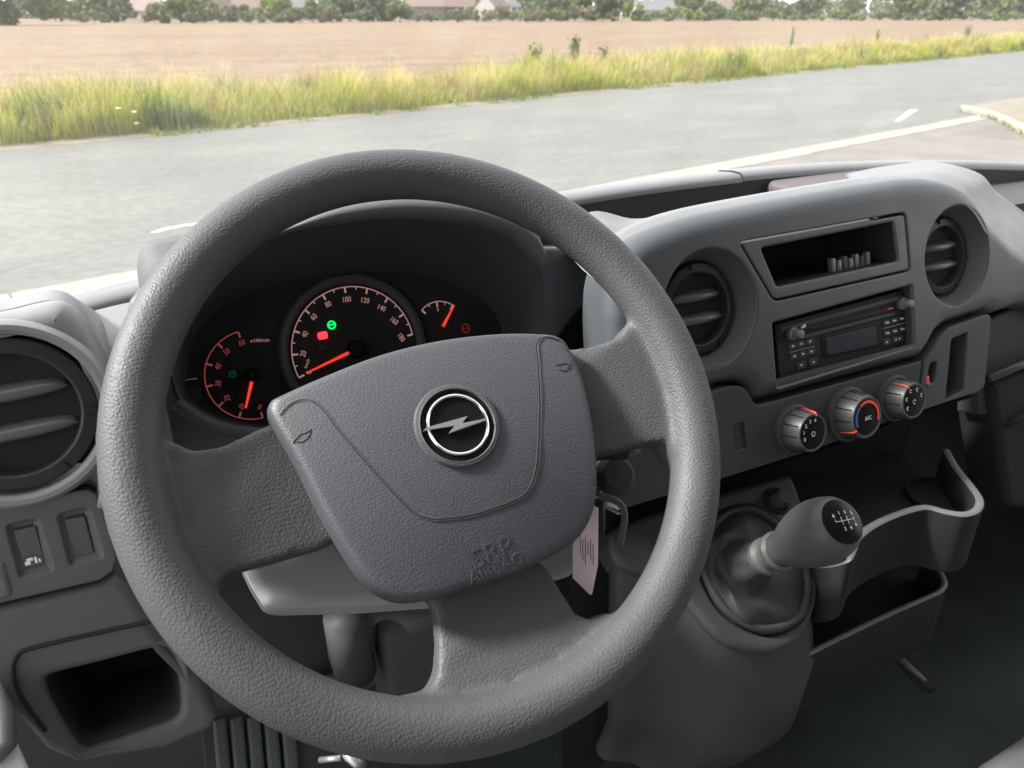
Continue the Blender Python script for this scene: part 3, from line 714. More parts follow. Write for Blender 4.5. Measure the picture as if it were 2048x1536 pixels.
# --- top of the hump behind the fascia edge, the dark trough and the ledge under the windscreen
ridge = [FA.at(u, v-.001, -.0185) for u, v in FA.pxs( [(1262, 492), (1320, 456), (1420, 424), (1600, 389), (1760, 362), (1850, 352)])]
ridge = [Vector(q) for q in catmull([tuple(q) for q in ridge], 5, False)]
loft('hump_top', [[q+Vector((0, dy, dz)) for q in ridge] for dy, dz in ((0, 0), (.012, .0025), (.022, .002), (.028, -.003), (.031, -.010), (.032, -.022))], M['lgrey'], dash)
VY = lambda y: Frame((0, y, 0), (0, -1, 0))
pa = [FA.hit(x, y, -.012) for x, y in [(1190, 560), (1235, 545), (1262, 495), (1320, 458), (1400, 432)]]
pb = [VY(yy).hit(x, y) for (x, y), yy in zip([(1120, 490), (1179, 424), (1262, 437), (1320, 432), (1400, 421)], (.22, .21, .19, .17, .155))]
pa = [Vector(q) for q in catmull([tuple(q) for q in pa], 5, False)]; pb = [Vector(q) for q in catmull([tuple(q) for q in pb], 5, False)]
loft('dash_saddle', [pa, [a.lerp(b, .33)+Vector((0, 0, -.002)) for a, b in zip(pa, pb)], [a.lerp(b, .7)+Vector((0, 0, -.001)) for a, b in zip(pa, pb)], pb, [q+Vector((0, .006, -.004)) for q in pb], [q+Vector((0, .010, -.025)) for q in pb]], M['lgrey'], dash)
LY = .36
def ledge_rows(x0, x1, n=14):
    xs_ = [x0+(x1-x0)*i/n for i in range(n+1)]
    sec = [(LY-.0005, .040), (LY, .045), (LY+.006, .050), (LY+.022, .0505), (LY+.048, .047), (LY+.060, .02)]
    cr = lambda x: -.05*((x-.35)/1.0)**2
    return [[Vector((x, y+cr(x), z-.078*(x-.55)**2)) for x in xs_] for y, z in sec]
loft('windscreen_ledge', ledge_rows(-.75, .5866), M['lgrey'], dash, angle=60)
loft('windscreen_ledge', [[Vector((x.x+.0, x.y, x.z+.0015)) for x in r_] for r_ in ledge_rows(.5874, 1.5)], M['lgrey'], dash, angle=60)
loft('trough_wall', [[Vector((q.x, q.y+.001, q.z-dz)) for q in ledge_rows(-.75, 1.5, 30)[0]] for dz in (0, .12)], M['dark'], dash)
box('trough_floor', HZ(-.01), .215, 1.45, .222, .352, -.006, .006, M['dark'], dash, bev=0)
box('trough_floor', HZ(-.055), -.36, -.125, .24, .35, -.006, .006, M['dark'], dash, bev=0)
# pinkish end of the trough (bottom of the tray, seen lit)
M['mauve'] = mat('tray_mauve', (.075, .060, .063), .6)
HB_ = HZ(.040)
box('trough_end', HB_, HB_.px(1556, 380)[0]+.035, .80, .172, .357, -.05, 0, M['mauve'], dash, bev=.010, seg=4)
# --- shoulder to the right of the fascia, reaching to the windscreen
sh0 = [FA.at(u-.005, v-.005, -.012) for u, v in FA.pxs([(1790, 362), (1850, 352), (1915, 362), (1958, 392), (1985, 436), (2030, 482), (2110, 540), (2330, 640)])]
sh0 = [Vector(q) for q in catmull([tuple(q) for q in sh0], 4, False)]
sh0 = sh0[:25]
sh1 = [VY(yy).hit(x, y) for (x, y), yy in zip([(1788, 346), (1840, 338), (1905, 331), (1962, 349), (1992, 382), (2040, 418), (2110, 470)], [.20, .22, .23, .23, .22, .21, .20])]
sh1 = [Vector(q) for q in catmull([tuple(q) for q in sh1], 4, False)]
sm = [a.lerp(b, .5)+Vector((.002, 0, .004)) for a, b in zip(sh0, sh1)]
shb = [q+Vector((.03, .05, -.004)) for q in sh1]; shc = [q+Vector((.12, .20, -.05)) for q in sh1]
shr = [sh0, [a.lerp(b, .25)+Vector((.002, 0, .005)) for a, b in zip(sh0, sh1)], sm, [a.lerp(b, .8)+Vector((.002, 0, .003)) for a, b in zip(sh0, sh1)], sh1, [q+Vector((.012, .02, -.001)) for q in sh1], shb, shc]
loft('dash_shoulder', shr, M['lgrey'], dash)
loft('shoulder_side', [[r_[0] for r_ in shr], [r_[0]+Vector((-.006, 0, -.008)) for r_ in shr], [Vector((r_[0].x-.014, r_[0].y, .03)) for r_ in shr]], M['lgrey'], dash)
# dark passenger side tray to the right of the shoulder
box('passenger_trough', HZ(-.03), .80, 1.45, .14, .345, -.006, .006, M['dark'], dash, bev=0)
# --- passenger side lower dash: glove box lid, recess and ledge
gb = rounded(P2(FA, [(1992, 640), (2052, 616), (2330, 700), (2330, 800), (1980, 742)], -.01), .004)
PD = FA.off(0, 0, -.03)
plate('glove_box_recess', PD, rounded(PD.pxs([(1975, 640), (2080, 590), (2400, 690), (2400, 830), (1960, 830)]), .004), [M['dark'], M['black']], dash, fil=.004, depth=.03)
tube('glove_box_ledge', [PD.hit(1978, 757, .012), PD.hit(2060, 722, .012), PD.hit(2250, 660, .012)], .0055, M['grey'], dash, n=10)
plate('glove_box_lid', PD, rounded(PD.pxs([(1966, 765), (2090, 716), (2500, 620), (2500, 1060), (2000, 1010)]), .01), [M['tray'], M['black']], dash, fil=.01, depth=.05, w0=.012)
tube('glove_box_handle', [PD.hit(2012, 850, .012), PD.hit(2060, 822, .012)], .010, M['tray'], dash, n=10, flat=.4)

# --- cluster surround and tunnel, gauge plate, hood
op_px = [(345, 720), (352, 650), (395, 575), (440, 528), (498, 499), (537, 478), (623, 457), (740, 442), (857, 441), (955, 453), (1021, 477), (1062, 512), (1086, 575), (1084, 630), (1072, 663), (1050, 740), (980, 810), (840, 860), (700, 880), (550, 872), (450, 850), (385, 822), (352, 785)]
op = catmull(SU.pxs(op_px), 4)
hoodc = [SU.at(u, v, .0) for u, v in op]
ga_px = [(372, 740), (385, 680), (420, 632), (480, 598), (540, 578), (600, 564), (680, 550), (750, 545), (830, 550), (890, 562), (950, 590), (988, 625), (1004, 665), (1000, 720), (960, 780), (880, 820), (760, 845), (640, 852), (540, 850), (470, 842), (420, 824), (388, 800), (374, 775)]
ga = catmull(CL.pxs(ga_px), 4); gac = [CL.at(u, v, 0) for u, v in ga]
N_ = 92
ho_r, ga_r = hoodc, gac
lf = [ho_r, [a.lerp(b, .10)+(a-SU.at(.02, -.03))*-.01 for a, b in zip(ho_r, ga_r)], [a.lerp(b, .6) for a, b in zip(ho_r, ga_r)], ga_r]
cluster = thing('instrument_cluster', 'dark hooded instrument cluster with red lit gauges behind the steering wheel', 'gauges', CL.at(0, 0))
loft('tunnel', lf, M['dark'], cluster, closed=True)
plate('gauge_plate', CL, ccw(ga), [M['face']], cluster, fil=0, depth=.004, w0=-.001)
# surround panel around the opening
so = SU.pxs([(236, 700), (262, 600), (330, 520), (520, 462), (800, 425), (1010, 440), (1090, 492), (1160, 494), (1205, 560), (1196, 580), (1124, 672), (1100, 760), (1040, 880), (800, 980), (500, 960), (346, 905), (270, 850)])
plate('cluster_surround', SU, so, [M['grey']], dash, holes=[dict(p=op, fil=.003, depth=.004)], fil=.006, depth=.05, grid=.03, w0=-.001)
# lower lip and wedge below the gauges (left)
lw = [SU.hit(x, y, .006) for x, y in [(352, 806), (400, 838), (450, 858), (520, 868), (600, 870)]]
tube('lower_lip', [Vector(q) for q in catmull([tuple(q) for q in lw], 5, False)], .0055, M['dark'], dash, n=10)
# hood with a thick rounded lip
ltop = [(300, 640), (285, 575), (298, 520), (345, 500), (430, 492), (505, 478), (584, 450), (662, 417), (740, 400), (818, 394), (916, 400), (1013, 428), (1060, 454), (1078, 486), (1086, 524)]
lbot = [(345, 700), (352, 650), (395, 575), (440, 528), (480, 507), (498, 499), (560, 472), (640, 455), (740, 442), (830, 440), (940, 451), (1012, 472), (1045, 495), (1066, 516), (1080, 532)]
a_ = [Vector(q) for q in catmull([tuple(SU.hit(x, y, .004)) for x, y in ltop], 6, False)]
b_ = [Vector(q) for q in catmull([tuple(SU.hit(x, y, .010)) for x, y in lbot], 6, False)]
rows = [[q+Vector((0, .03, -.004)) for q in b_], b_, [a.lerp(b, .82)+SU.n*.008 for a, b in zip(a_, b_)], [a.lerp(b, .5)+SU.n*.013 for a, b in zip(a_, b_)], [a.lerp(b, .2)+SU.n*.010 for a, b in zip(a_, b_)], a_,
        [a+Vector((0, .012, .003)) for a in a_], [a+Vector((0, .06, -.004)) for a in a_], [a+Vector((0, .15, -.06)) for a in a_]]
loft('hood', rows, M['hood'], cluster)
# --- gauges
def arc_band(fr, c, r0, r1, a0, a1, n=40, w_=.0006):
    vs_, fs = [], []
    for i in range(n+1):
        a = a0+(a1-a0)*i/n
        vs_ += [tuple(fr.at(c[0]+r*math.cos(a), c[1]+r*math.sin(a), w_)) for r in (r0, r1)]
    for i in range(n): fs.append((2*i, 2*i+1, 2*i+3, 2*i+2))
    return vs_, [], fs
def gauge(name, label, c, r, a0, a1, nums, col_n, col_t, needle_a, nl, hub, minor=1, ts=.0075, band=True, ring=None):
    t = thing(name, label, 'gauge', CL.at(*c))
    if ring: lathe('bezel', CL.off(*c), [(r+.003, 0), (r+.0045, .004), (r+.0065, .0065), (r+.0105, .005), (r+.0125, 0)], M['dish'], t, n=64)
    if band: obj('scale', arc_band(CL, c, r-.0005, r+.0005, a0, a1), col_t, t, smooth=False)
    n = len(nums)
    tk, tf = [], []
    for i in range((n-1)*minor+1):
        a = a0+(a1-a0)*i/((n-1)*minor); big = i % minor == 0; wd = .0009 if big else .0005; ln = .0055 if big else .003; b0 = len(tk)
        cu, su_ = math.cos(a), math.sin(a)
        for rr, s in ((r, -1), (r, 1), (r-ln, 1), (r-ln, -1)): tk.append(tuple(CL.at(c[0]+rr*cu-su_*wd*s, c[1]+rr*su_+cu*wd*s, .0008)))
        tf.append((b0, b0+1, b0+2, b0+3))
    obj('tick_marks', (tk, [], tf), col_n, t, smooth=False)
    for i, s in enumerate(nums):
        if not s: continue
        a = a0+(a1-a0)*i/(n-1); k = r-.0105-(.0015 if len(s) > 2 else 0)
        text('numeral', CL, c[0]+k*math.cos(a), c[1]+k*math.sin(a), ts, s, col_n, t, rot=(a-math.pi/2)*.75, sx=.8)
    if needle_a is not None:
        cu, su_ = math.cos(needle_a), math.sin(needle_a); A = lambda rr, s, w_: CL.at(c[0]+rr*cu-su_*s, c[1]+rr*su_+cu*s, w_)
        vs_ = [A(hub*.7, -.0017, .006), A(hub*.7, .0017, .006), A(nl, .0008, .005), A(nl, -.0008, .005), A(hub*.7, 0, .0075), A(nl, 0, .0055)]
        obj('needle', ([tuple(v) for v in vs_], [], [(0, 4, 5, 3), (4, 1, 2, 5)]), M['needle'], t, smooth=False)
        if hub > .002: lathe('hub_cap', CL.off(*c), [(0, .011), (hub*.8, .0105), (hub, .008), (hub, 0)], M['gloss'], t, n=28)
    return t
cT, cS, cF = CL.px(506, 750, .004), CL.px(712, 698, .004), CL.px(882, 655, .002)
def ang(c, x, y): q = CL.px(x, y); return math.atan2(q[1]-c[1], q[0]-c[0])
def rad(c, x, y): q = CL.px(x, y); return math.hypot(q[1]-c[1], q[0]-c[0])
pi2 = 2*math.pi
a0 = ang(cT, 524, 832) % pi2; a1 = ang(cT, 483, 684) % pi2
gauge('rev_counter', 'small rev counter dial at the left, needle pointing down to ten', cT, rad(cT, 409, 752), a0, a1, ['0', '10', '20', '30', '40', '50', '60'], M['dialred'], M['dialred'], ang(cT, 490, 815), rad(cT, 490, 815), .0062, minor=1, ts=.0072)
a0 = ang(cS, 604, 752) % pi2; a1 = (ang(cS, 812, 672)) % pi2
sp = gauge('speedometer', 'large central speedometer dial with its needle at zero', cS, rad(cS, 584, 712), a0, a1 if a1 < a0 else a1-pi2, ['0', '20', '40', '60', '80', '100', '120', '140', '160', '180'], M['dialwhite'], M['dialwhite'], ang(cS, 612, 745), rad(cS, 612, 745), .0085, minor=2, ts=.0074, ring=.061)
a0 = ang(cF, 845, 622); a1 = ang(cF, 908, 606)
gauge('fuel_gauge', 'small fuel gauge at the right with a red needle near full', cF, rad(cF, 874, 603), a0, a1, ['', '', ''], M['dialwhite'], M['dialwhite'], ang(cF, 904, 612), rad(cF, 904, 610), .0015, minor=2)
def lamp(x, y, s, mt, lb, shape):
    t = thing('warning_lamp', lb, 'warning lamp', CL.hit(x, y)); f_ = CL.off(*CL.px(x, y))
    if shape == 'box': obj('symbol', (lambda p: ([tuple(f_.at(u, v, .0008)) for u, v in p], [], [tuple(range(len(p)))]))(rounded([(-s, -s*.75), (s, -s*.75), (s, s*.75), (-s, s*.75)], s*.5)), mt, t, smooth=False)
    else:
        obj('ring_symbol', arc_band(f_, (0, 0), s*.6, s, 0, pi2, 24, .0008), mt, t, smooth=False)
        obj('bar_symbol', ([tuple(f_.at(u, v, .0009)) for u, v in ((-s*.75, -s*.2), (s*.75, -s*.05), (s*.75, s*.3), (-s*.75, s*.15))], [], [(0, 1, 2, 3)]), mt, t, smooth=False)
lamp(645, 671, .0046, M['ledred'], 'glowing red warning lamp inside the speedometer', 'box')
lamp(663, 650, .0043, M['ledgreen'], 'glowing green round lamp above the red one', 'ring')
lamp(465, 748, .0034, M['dimgreen'], 'dim green lamp inside the rev counter', 'ring')
lamp(931, 657, .0052, M['ledamber'], 'dim amber lamp right of the fuel gauge', 'ring')
lamp(644, 694, .0036, M['ring'], 'unlit grey lamp below the red one', 'box')
text('unit_text', CL, *CL.px(520, 681), .0045, 'x100/min', M['dialwhite'], cluster, rot=R(-8))
text('unit_text', CL, *CL.px(614, 727), .0045, 'km/h', M['dialwhite'], cluster, rot=R(60))
text('fuel_mark', CL, *CL.px(876, 620), .005, 'F', M['dialwhite'], cluster)

# ------------------------------------------------------------------ left end of the dashboard
lo = catmull(P2(FA, [(-330, 700), (-200, 655), (0, 622), (60, 608), (112, 600), (150, 618), (190, 668), (225, 740), (242, 830), (248, 930), (250, 1000)]), 4, False)
lo += P2(FA, [(206, 1000), (196, 984), (178, 974), (150, 976), (0, 1010), (-330, 1090)])
plate('left_pod', FA, lo, [M['podg_lit'], M['black'], M['grey']], dash, holes=[dict(p=circle(*vL, .0525), fil=.003, depth=.008, draft=.002, wall=2, floor=1)], fil=.016, depth=.06, grid=.02, nf=6)
# raised collar round the left vent
lathe('vent_collar', FA.off(*vL), [(.0595, -.001), (.0585, .004), (.056, .0065), (.053, .0065), (.0505, .004), (.0495, -.006)], M['podg_lit'], dash, n=72)
# top of the pod towards the windscreen
q0 = [FA.hit(x, y, -.014) for x, y in [(-330, 700), (-200, 655), (0, 622), (60, 608), (112, 600), (150, 618), (190, 668), (225, 740)]]
q0 = [Vector(q) for q in catmull([tuple(q) for q in q0], 4, False)]
q1 = [q+Vector((.0, .030, -.002)) for q in q0]; q2 = [q+Vector((.008, .10, -.036)) for q in q0]; q3 = [q+Vector((.012, .24, -.12)) for q in q0]
loft('pod_top', [q0, [a.lerp(b, .4)+Vector((0, 0, .004)) for a, b in zip(q0, q1)], q1, q2, q3], M['podg_lit'], dash)
# piece of dash top between pod and hood, with the dark trough in front of it
r0 = [VY(.235).hit(x, y) for x, y in [(186, 622), (230, 611), (270, 602), (310, 594)]]
r1 = [VY(.16).hit(x, y) for x, y in [(196, 720), (230, 708), (270, 698), (305, 690)]]
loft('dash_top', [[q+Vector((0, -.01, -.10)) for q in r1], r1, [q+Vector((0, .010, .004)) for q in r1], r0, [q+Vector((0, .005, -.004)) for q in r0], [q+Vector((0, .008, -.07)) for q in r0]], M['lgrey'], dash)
# switch panel
wo = P2(FA, [(-330, 1095), (0, 1015), (150, 981), (176, 979), (192, 988), (202, 1005), (222, 1060), (234, 1110), (228, 1140), (200, 1160), (0, 1206), (-330, 1280)])
sw1 = rounded(P2(FA, [(14, 1050), (74, 1036), (106, 1140), (42, 1154)]), .003); sw2 = rounded(P2(FA, [(116, 1028), (176, 1014), (206, 1112), (142, 1130)]), .003)
plate('switch_panel', FA, wo, [M['lpan'], M['dark']], dash, holes=[dict(p=sw1, fil=.002, depth=.0045, draft=.0035, floor=1), dict(p=sw2, fil=.002, depth=.0045, draft=.0035, floor=1)], fil=.002, depth=.02, grid=.03, w0=.002)
def switch(px_, label, icon):
    t = thing('rocker_switch', label, 'switch', FA.hit(*px_[0]), 'switches left of the steering wheel')
    pl = rounded(P2(FA, px_), .0012)
    plate('rocker', FA, pl, [M['lpan']], t, fil=.0012, depth=.006, bend=lambda u, v: .0015*((v-FA.px(*px_[0])[1])/.02), w0=.0)
    if icon:
        f_ = FA.off(*icon); bm = bmesh.new()
        for i, (a, b, c_, d) in enumerate([(-.0042, -.0012, -.0012, .0012), (-.003, .0005, .001, .003), (.0012, .0026, -.0012, .0028), (.0034, .0044, -.0012, .0012)]):
            bm.faces.new([bm.verts.new(f_.at(u, v, .002)) for u, v in ((a, c_), (b, c_), (b, d), (a, d))])
        obj('lamp_icon', bm, M['white'], t, smooth=False)
switch([(26, 1062), (72, 1052), (93, 1131), (48, 1142)], 'rocker switch with a white headlamp icon, left of the two', FA.px(66, 1122))
switch([(128, 1040), (170, 1032), (190, 1108), (148, 1120)], 'blank rocker switch beside the steering wheel rim', None)
box('switch_edge', FA.off(*FA.px(-4, 1160)), -.006, .006, -.012, .012, -.002, .004, M['lgrey'], dash, bev=.003)
# lower left panel with the open pocket
po = P2(FA, [(-330, 1290), (0, 1213), (200, 1167), (230, 1150), (250, 1165), (330, 1290), (400, 1360), (436, 1436), (420, 1462), (330, 1500), (150, 1528), (95, 1505), (30, 1430), (-40, 1330), (-330, 1500)])
pk = catmull(P2(FA, [(92, 1368), (105, 1352), (200, 1328), (310, 1300), (340, 1308), (356, 1350), (362, 1410), (352, 1440), (300, 1462), (200, 1496), (165, 1500), (140, 1470), (105, 1410)]), 4)
plate('lower_panel', FA, po, [M['lpan'], M['dark'], M['black']], dash, holes=[dict(p=pk, fil=.006, depth=.09, draft=.004, wall=1, floor=2)], fil=.007, depth=.08, grid=.02, nf=6)
gl = [FA.hit(x, y, .0008) for x, y in [(318, 1240), (200, 1265), (60, 1298), (34, 1312), (26, 1340), (40, 1390), (90, 1462)]]
tube('pocket_seam', [Vector(q) for q in catmull([tuple(q) for q in gl], 6, False)], .0014, M['black'], dash, n=6)
# dark core of the dashboard so nothing behind shows
box('dash_core', HZ(-.3), -.75, 1.4, .22, .40, -.45, .12, M['dark'], dash, bev=0)
box('dash_bulkhead', HZ(0), -.75, 1.4, .335, .343, -.3, -.02, M['dark'], dash, bev=0)

# ================================================================== air vents
def vent(c, sink, label, rmax, tilt=0):
    t = thing('air_vent', label, 'air vent', FA.at(*c), 'round air vents in the dashboard'); f_ = FA.off(*c).off(0, 0, -sink); k = rmax/.0455
    lathe('vent_ring', f_, [(.0455*k, -.004), (.0455*k, .003), (.0445*k, .0045), (.0375*k, .006), (.0362*k, .005), (.035*k, -.004), (.033*k, -.022)], M['ring'], t, n=64)
    lathe('vent_bowl', f_, [(.0345*k, -.016), (.032*k, -.024), (0, -.026)], M['black'], t, n=48)
    for a in (100, 172, 352, 300):
        g = f_.rot(R(a)); box('notch', g, .0395*k, .0450*k, -.0009, .0009, .0035, .0068, M['black'], t, bev=0)
    fs_ = f_.rot(R(tilt))
    for v0, tw in ((.0125, .42), (-.0110, .36)):       # two broad curved blades
        hw = math.sqrt(max(1e-6, (.0345*k)**2-(v0*k)**2)); n = 24; rows = []
        for i in range(n+1):
            s = -1+2*i/n; u = s*hw; th = max(.12, (1-abs(s)**4)**.5)
            ca, sa = math.cos(tw), math.sin(tw); row = []
            lead = .006*(1-s*s)
            for p, q in ((-.019, -.0004), (-.010, .0012), (-.001, .0026), (.0045, .0028), (.0078, .0018), (.0088, 0), (.0078, -.0016), (.0045, -.0020), (-.001, -.0016), (-.010, -.0012), (-.019, -.0010)):
                pp = p+(lead if p > -.01 else lead*.3)-.004; qq = q*th*1.6
                row.append(fs_.at(u, v0*k+qq*ca-pp*sa+.0015*(1-s*s), pp*ca+qq*sa-.004))
            rows.append(row)
        loft('slat', rows, M['slat'], t, closed=True, caps=True, angle=60)
    return t
vent(FA.px(1424, 618), .022, 'round air vent beside the right of the steering wheel rim', .0435)
vent(FA.px(1916, 512), .022, 'round air vent at the right end of the centre fascia', .0435)
vent(FA.px(22, 830), .0035, 'round air vent cut by the left edge of the picture', .0480)

# ================================================================== steering wheel
SPIN = WH.rot(R(4))
wheel = thing('steering_wheel', 'grey grained three spoke steering wheel with round emblem', 'steering wheel', (0, 0, 0))
bm = bmesh.new(); Rr, rr = .185, .0178
sweep_bm(bm, [WH.at(Rr*math.cos(2*math.pi*i/120), Rr*math.sin(2*math.pi*i/120)) for i in range(120)], rr, n=24, closed=True, upv=WN)
me_ = bpy.data.meshes.new('x')
def solid(bm, poly, w_top, w_bot):
    """prism with top height function"""
    n = len(poly); a = [bm.verts.new(WH.at(u, v, w_top(u, v))) for u, v in poly]; b = [bm.verts.new(WH.at(u, v, w_bot)) for u, v in poly]
    bm.faces.new(a); bm.faces.new(b[::-1])
    for i in range(n): j = (i+1) % n; bm.faces.new((a[i], b[i], b[j], a[j]))
def W(pts, w_=0): return WH.pxs(pts, w_)
tl_ = lambda u, v: .004
sL = densify(ccw(W([(352, 884), (388, 900), (440, 890), (545, 838), (640, 820), (700, 1060), (650, 1092), (545, 1122), (470, 1142), (435, 1172), (400, 1230), (268, 1190), (220, 1050), (214, 900), (250, 860)])), .012)
solid(bm, sL, lambda u, v: .002-.010*max(0, min(1, (u+.17)/.07)), -.026)
sR = densify(ccw(W([(1110, 690), (1190, 687), (1240, 672), (1262, 640), (1320, 640), (1400, 740), (1420, 860), (1380, 960), (1342, 900), (1335, 880), (1290, 886), (1180, 912), (1100, 920)])), .012)
solid(bm, sR, lambda u, v: .002-.010*max(0, min(1, (.17-u)/.06)), -.026)
sB = densify(ccw(W([(852, 1190), (878, 1215), (884, 1290), (880, 1350), (862, 1385), (800, 1398), (830, 1470), (1000, 1470), (1180, 1380), (1250, 1290), (1230, 1222), (1196, 1240), (1165, 1228), (1110, 1130), (1040, 1080)])), .012)
solid(bm, sB, lambda u, v: .000-.013*max(0, min(1, (v+.172)/.05)), -.028)
bmesh.ops.recalc_face_normals(bm, faces=bm.faces)
rim = obj('rim', bm, M['wheel'], wheel)
md = rim.modifiers.new('r', 'REMESH'); md.mode = 'VOXEL'; md.voxel_size = .0024
md = rim.modifiers.new('s', 'SMOOTH'); md.factor = .5; md.iterations = 14
apply_mods(rim)
# bright raised edge on the left of the lower spoke
ed_ = [WH.hit(x, y, -.004) for x, y in [(872, 1205), (893, 1260), (900, 1330), (890, 1392)]]
# hub: airbag cover (dished cushion) with skirt
cpx = [(537, 822), (542, 800), (560, 790), (640, 757), (760, 713), (880, 684), (1000, 668), (1085, 665), (1118, 670), (1140, 690), (1165, 755), (1184, 860), (1193, 960), (1188, 1020), (1165, 1068), (1120, 1103), (1040, 1142), (940, 1174), (870, 1196), (800, 1200), (738, 1165), (690, 1105), (645, 1030), (595, 930), (555, 860)]
cw = .008; cp = [Vector(q) for q in catmull(WH.pxs(cpx, cw), 4)]
cc = sum(cp, Vector((0, 0)))/len(cp)
def dome(q):         # height of the cover face over the wheel plane
    d = q-cc; return cw+.016*(1-min(1, (d.x/.125)**2+(d.y/.095)**2))
rings_ = []
for s, dz in ((1.0, -.034), (1.006, -.012), (1.002, -.006), (.992, -.0022), (.972, -.0003)):
    rings_.append([WH.at(*(cc+(q-cc)*s), dome(cc+(q-cc)*s)+dz) for q in cp])
for s in (.94, .88, .8, .7, .6, .5, .4, .3, .2, .1):
    rings_.append([WH.at(*(cc+(q-cc)*s), dome(cc+(q-cc)*s)) for q in cp])
bm = bmesh.new(); prev = None
for row in rings_:
    cur = [bm.verts.new(q) for q in row]
    if prev:
        n = len(cur)
        for i in range(n): j = (i+1) % n; bm.faces.new((prev[i], prev[j], cur[j], cur[i]))
    prev = cur
cvx = bm.verts.new(WH.at(cc.x, cc.y, dome(cc)))
for i in range(len(prev)): bm.faces.new((prev[i], prev[(i+1) % len(prev)], cvx))
bmesh.ops.recalc_face_normals(bm, faces=bm.faces)
cover = obj('airbag_cover', bm, M['cover'], wheel)
def on_cover(x, y, lift=0):
    w_ = cw+.01
    for _ in range(8): q = Vector(WH.px(x, y, w_)); w_ = dome(q)+lift
    return WH.at(q.x, q.y, w_)
# raised pad: V shaped step between the horn cheeks and the centre
seam = [(560, 830), (575, 812), (600, 800), (625, 803), (648, 822), (668, 850), (720, 912), (780, 980), (822, 1022), (850, 1034), (880, 1038), (950, 1028), (1020, 1004), (1052, 985), (1068, 950), (1075, 900), (1078, 800), (1074, 720), (1072, 692), (1080, 678), (1096, 674), (1115, 680)]
sp_ = [Vector(q) for q in catmull([tuple(on_cover(x, y, .0)) for x, y in seam], 6, False)]
tube('seam_groove', sp_, .0007, M['black'], cover, n=6)
sp2 = [on_cover(x+2.5, y+2.0, -.0016) for x, y in seam]
tube('seam_ridge', [Vector(q) for q in catmull([tuple(q) for q in sp2], 6, False)], .0022, M['cover'], cover, n=8)
def mould(pts, r=.00028, name='horn_symbol', mt='black'): return tube(name, [Vector(q) for q in catmull([tuple(on_cover(x, y, .0002)) for x, y in pts], 4, False)], r, M[mt], cover, n=5)
# horn symbols (two small trumpets)
mould([(586, 886), (592, 878), (600, 870), (611, 866), (618, 862), (622, 858)]); mould([(592, 884), (603, 884), (614, 878), (620, 868), (622, 858)])
mould([(1112, 730), (1120, 729), (1128, 727), (1136, 728), (1142, 738)]); mould([(1118, 738), (1126, 742), (1134, 740), (1139, 732), (1142, 724)])
# lettering
def cover_text(x, y, s, body, ext=.0002):
    p = on_cover(x, y, .0); f_ = Frame(p, (dome_n(p)), WH.u); f_ = f_.rot(R(7.5))
    return text('airbag_lettering', f_, 0, 0, s, body, M['cover'], cover, w_=.0001, ext=ext)
def dome_n(p):
    q = p-WH.o; u, v = q.dot(WH.u), q.dot(WH.v); e = .002
    gx = (dome(Vector((u+e, v)))-dome(Vector((u-e, v))))/(2*e); gy = (dome(Vector((u, v+e)))-dome(Vector((u, v-e))))/(2*e)
    return (WH.n-WH.u*gx-WH.v*gy).normalized()
cover_text(984, 1106, .0175, 'SRP'); cover_text(992, 1136, .0105, 'AIRBAG')
# emblem set in a sunk round seat
ec = on_cover(915, 850); EF = Frame(ec, dome_n(ec), WH.u).rot(R(3))
er = (on_cover(996, 850)-on_cover(834, 850)).length/2
emb = thing('wheel_emblem', 'round black emblem with a chrome ring and lightning bolt on the wheel hub', 'emblem', ec)
lathe('seat_rim', EF, [(er+.0016, -.001), (er+.0006, .0012), (er-.001, .0016), (er-.0022, .0008), (er-.0030, -.001)], M['cover'], emb, n=64)
lathe('chrome_bezel', EF, [(er-.0010, .0014), (er-.0018, .0019), (er-.0022, .0012)], M['dish'], emb, n=64)
lathe('badge_disc', EF, [(er-.002, .0004), (er-.006, -.0002), (0, .0004)], M['gloss'], emb, n=64)
ri = er*.735
lathe('chrome_ring', EF, [(ri+.0011, .0004), (ri+.0009, .0016), (ri, .0021), (ri-.0009, .0016), (ri-.0011, .0004)], M['chrome'], emb, n=64)
def prism(name, fr, poly, w0, w1, mt, parent, bev=0):
    bm = bmesh.new(); p = ccw(poly); a = [bm.verts.new(fr.at(u, v, w1)) for u, v in p]; b = [bm.verts.new(fr.at(u, v, w0)) for u, v in p]
    bm.faces.new(a); bm.faces.new(b[::-1])
    for i in range(len(p)): j = (i+1) % len(p); bm.faces.new((a[i], b[i], b[j], a[j]))
    if bev: bmesh.ops.bevel(bm, geom=[e for e in bm.edges if all((v.co-fr.o).dot(fr.n) > w1-1e-5 for v in e.verts)], offset=bev, segments=2, affect='EDGES')
    return obj(name, bm, mt, parent, smooth=False)
bolt_px = [(848, 866), (846, 858), (935, 832), (929, 848), (975, 836), (974, 842), (897, 868), (906, 849), (860, 860)]
prism('lightning_bolt', EF, [( (lambda q: (q.dot(EF.u), q.dot(EF.v)))(EF.hit(x, y, .003)-EF.o)) for x, y in [(846, 862), (853, 855), (936, 832), (922, 848), (974, 836), (974, 840), (897, 867), (911, 850)]], .0005, .0034, M['bolt'], emb, .0003)

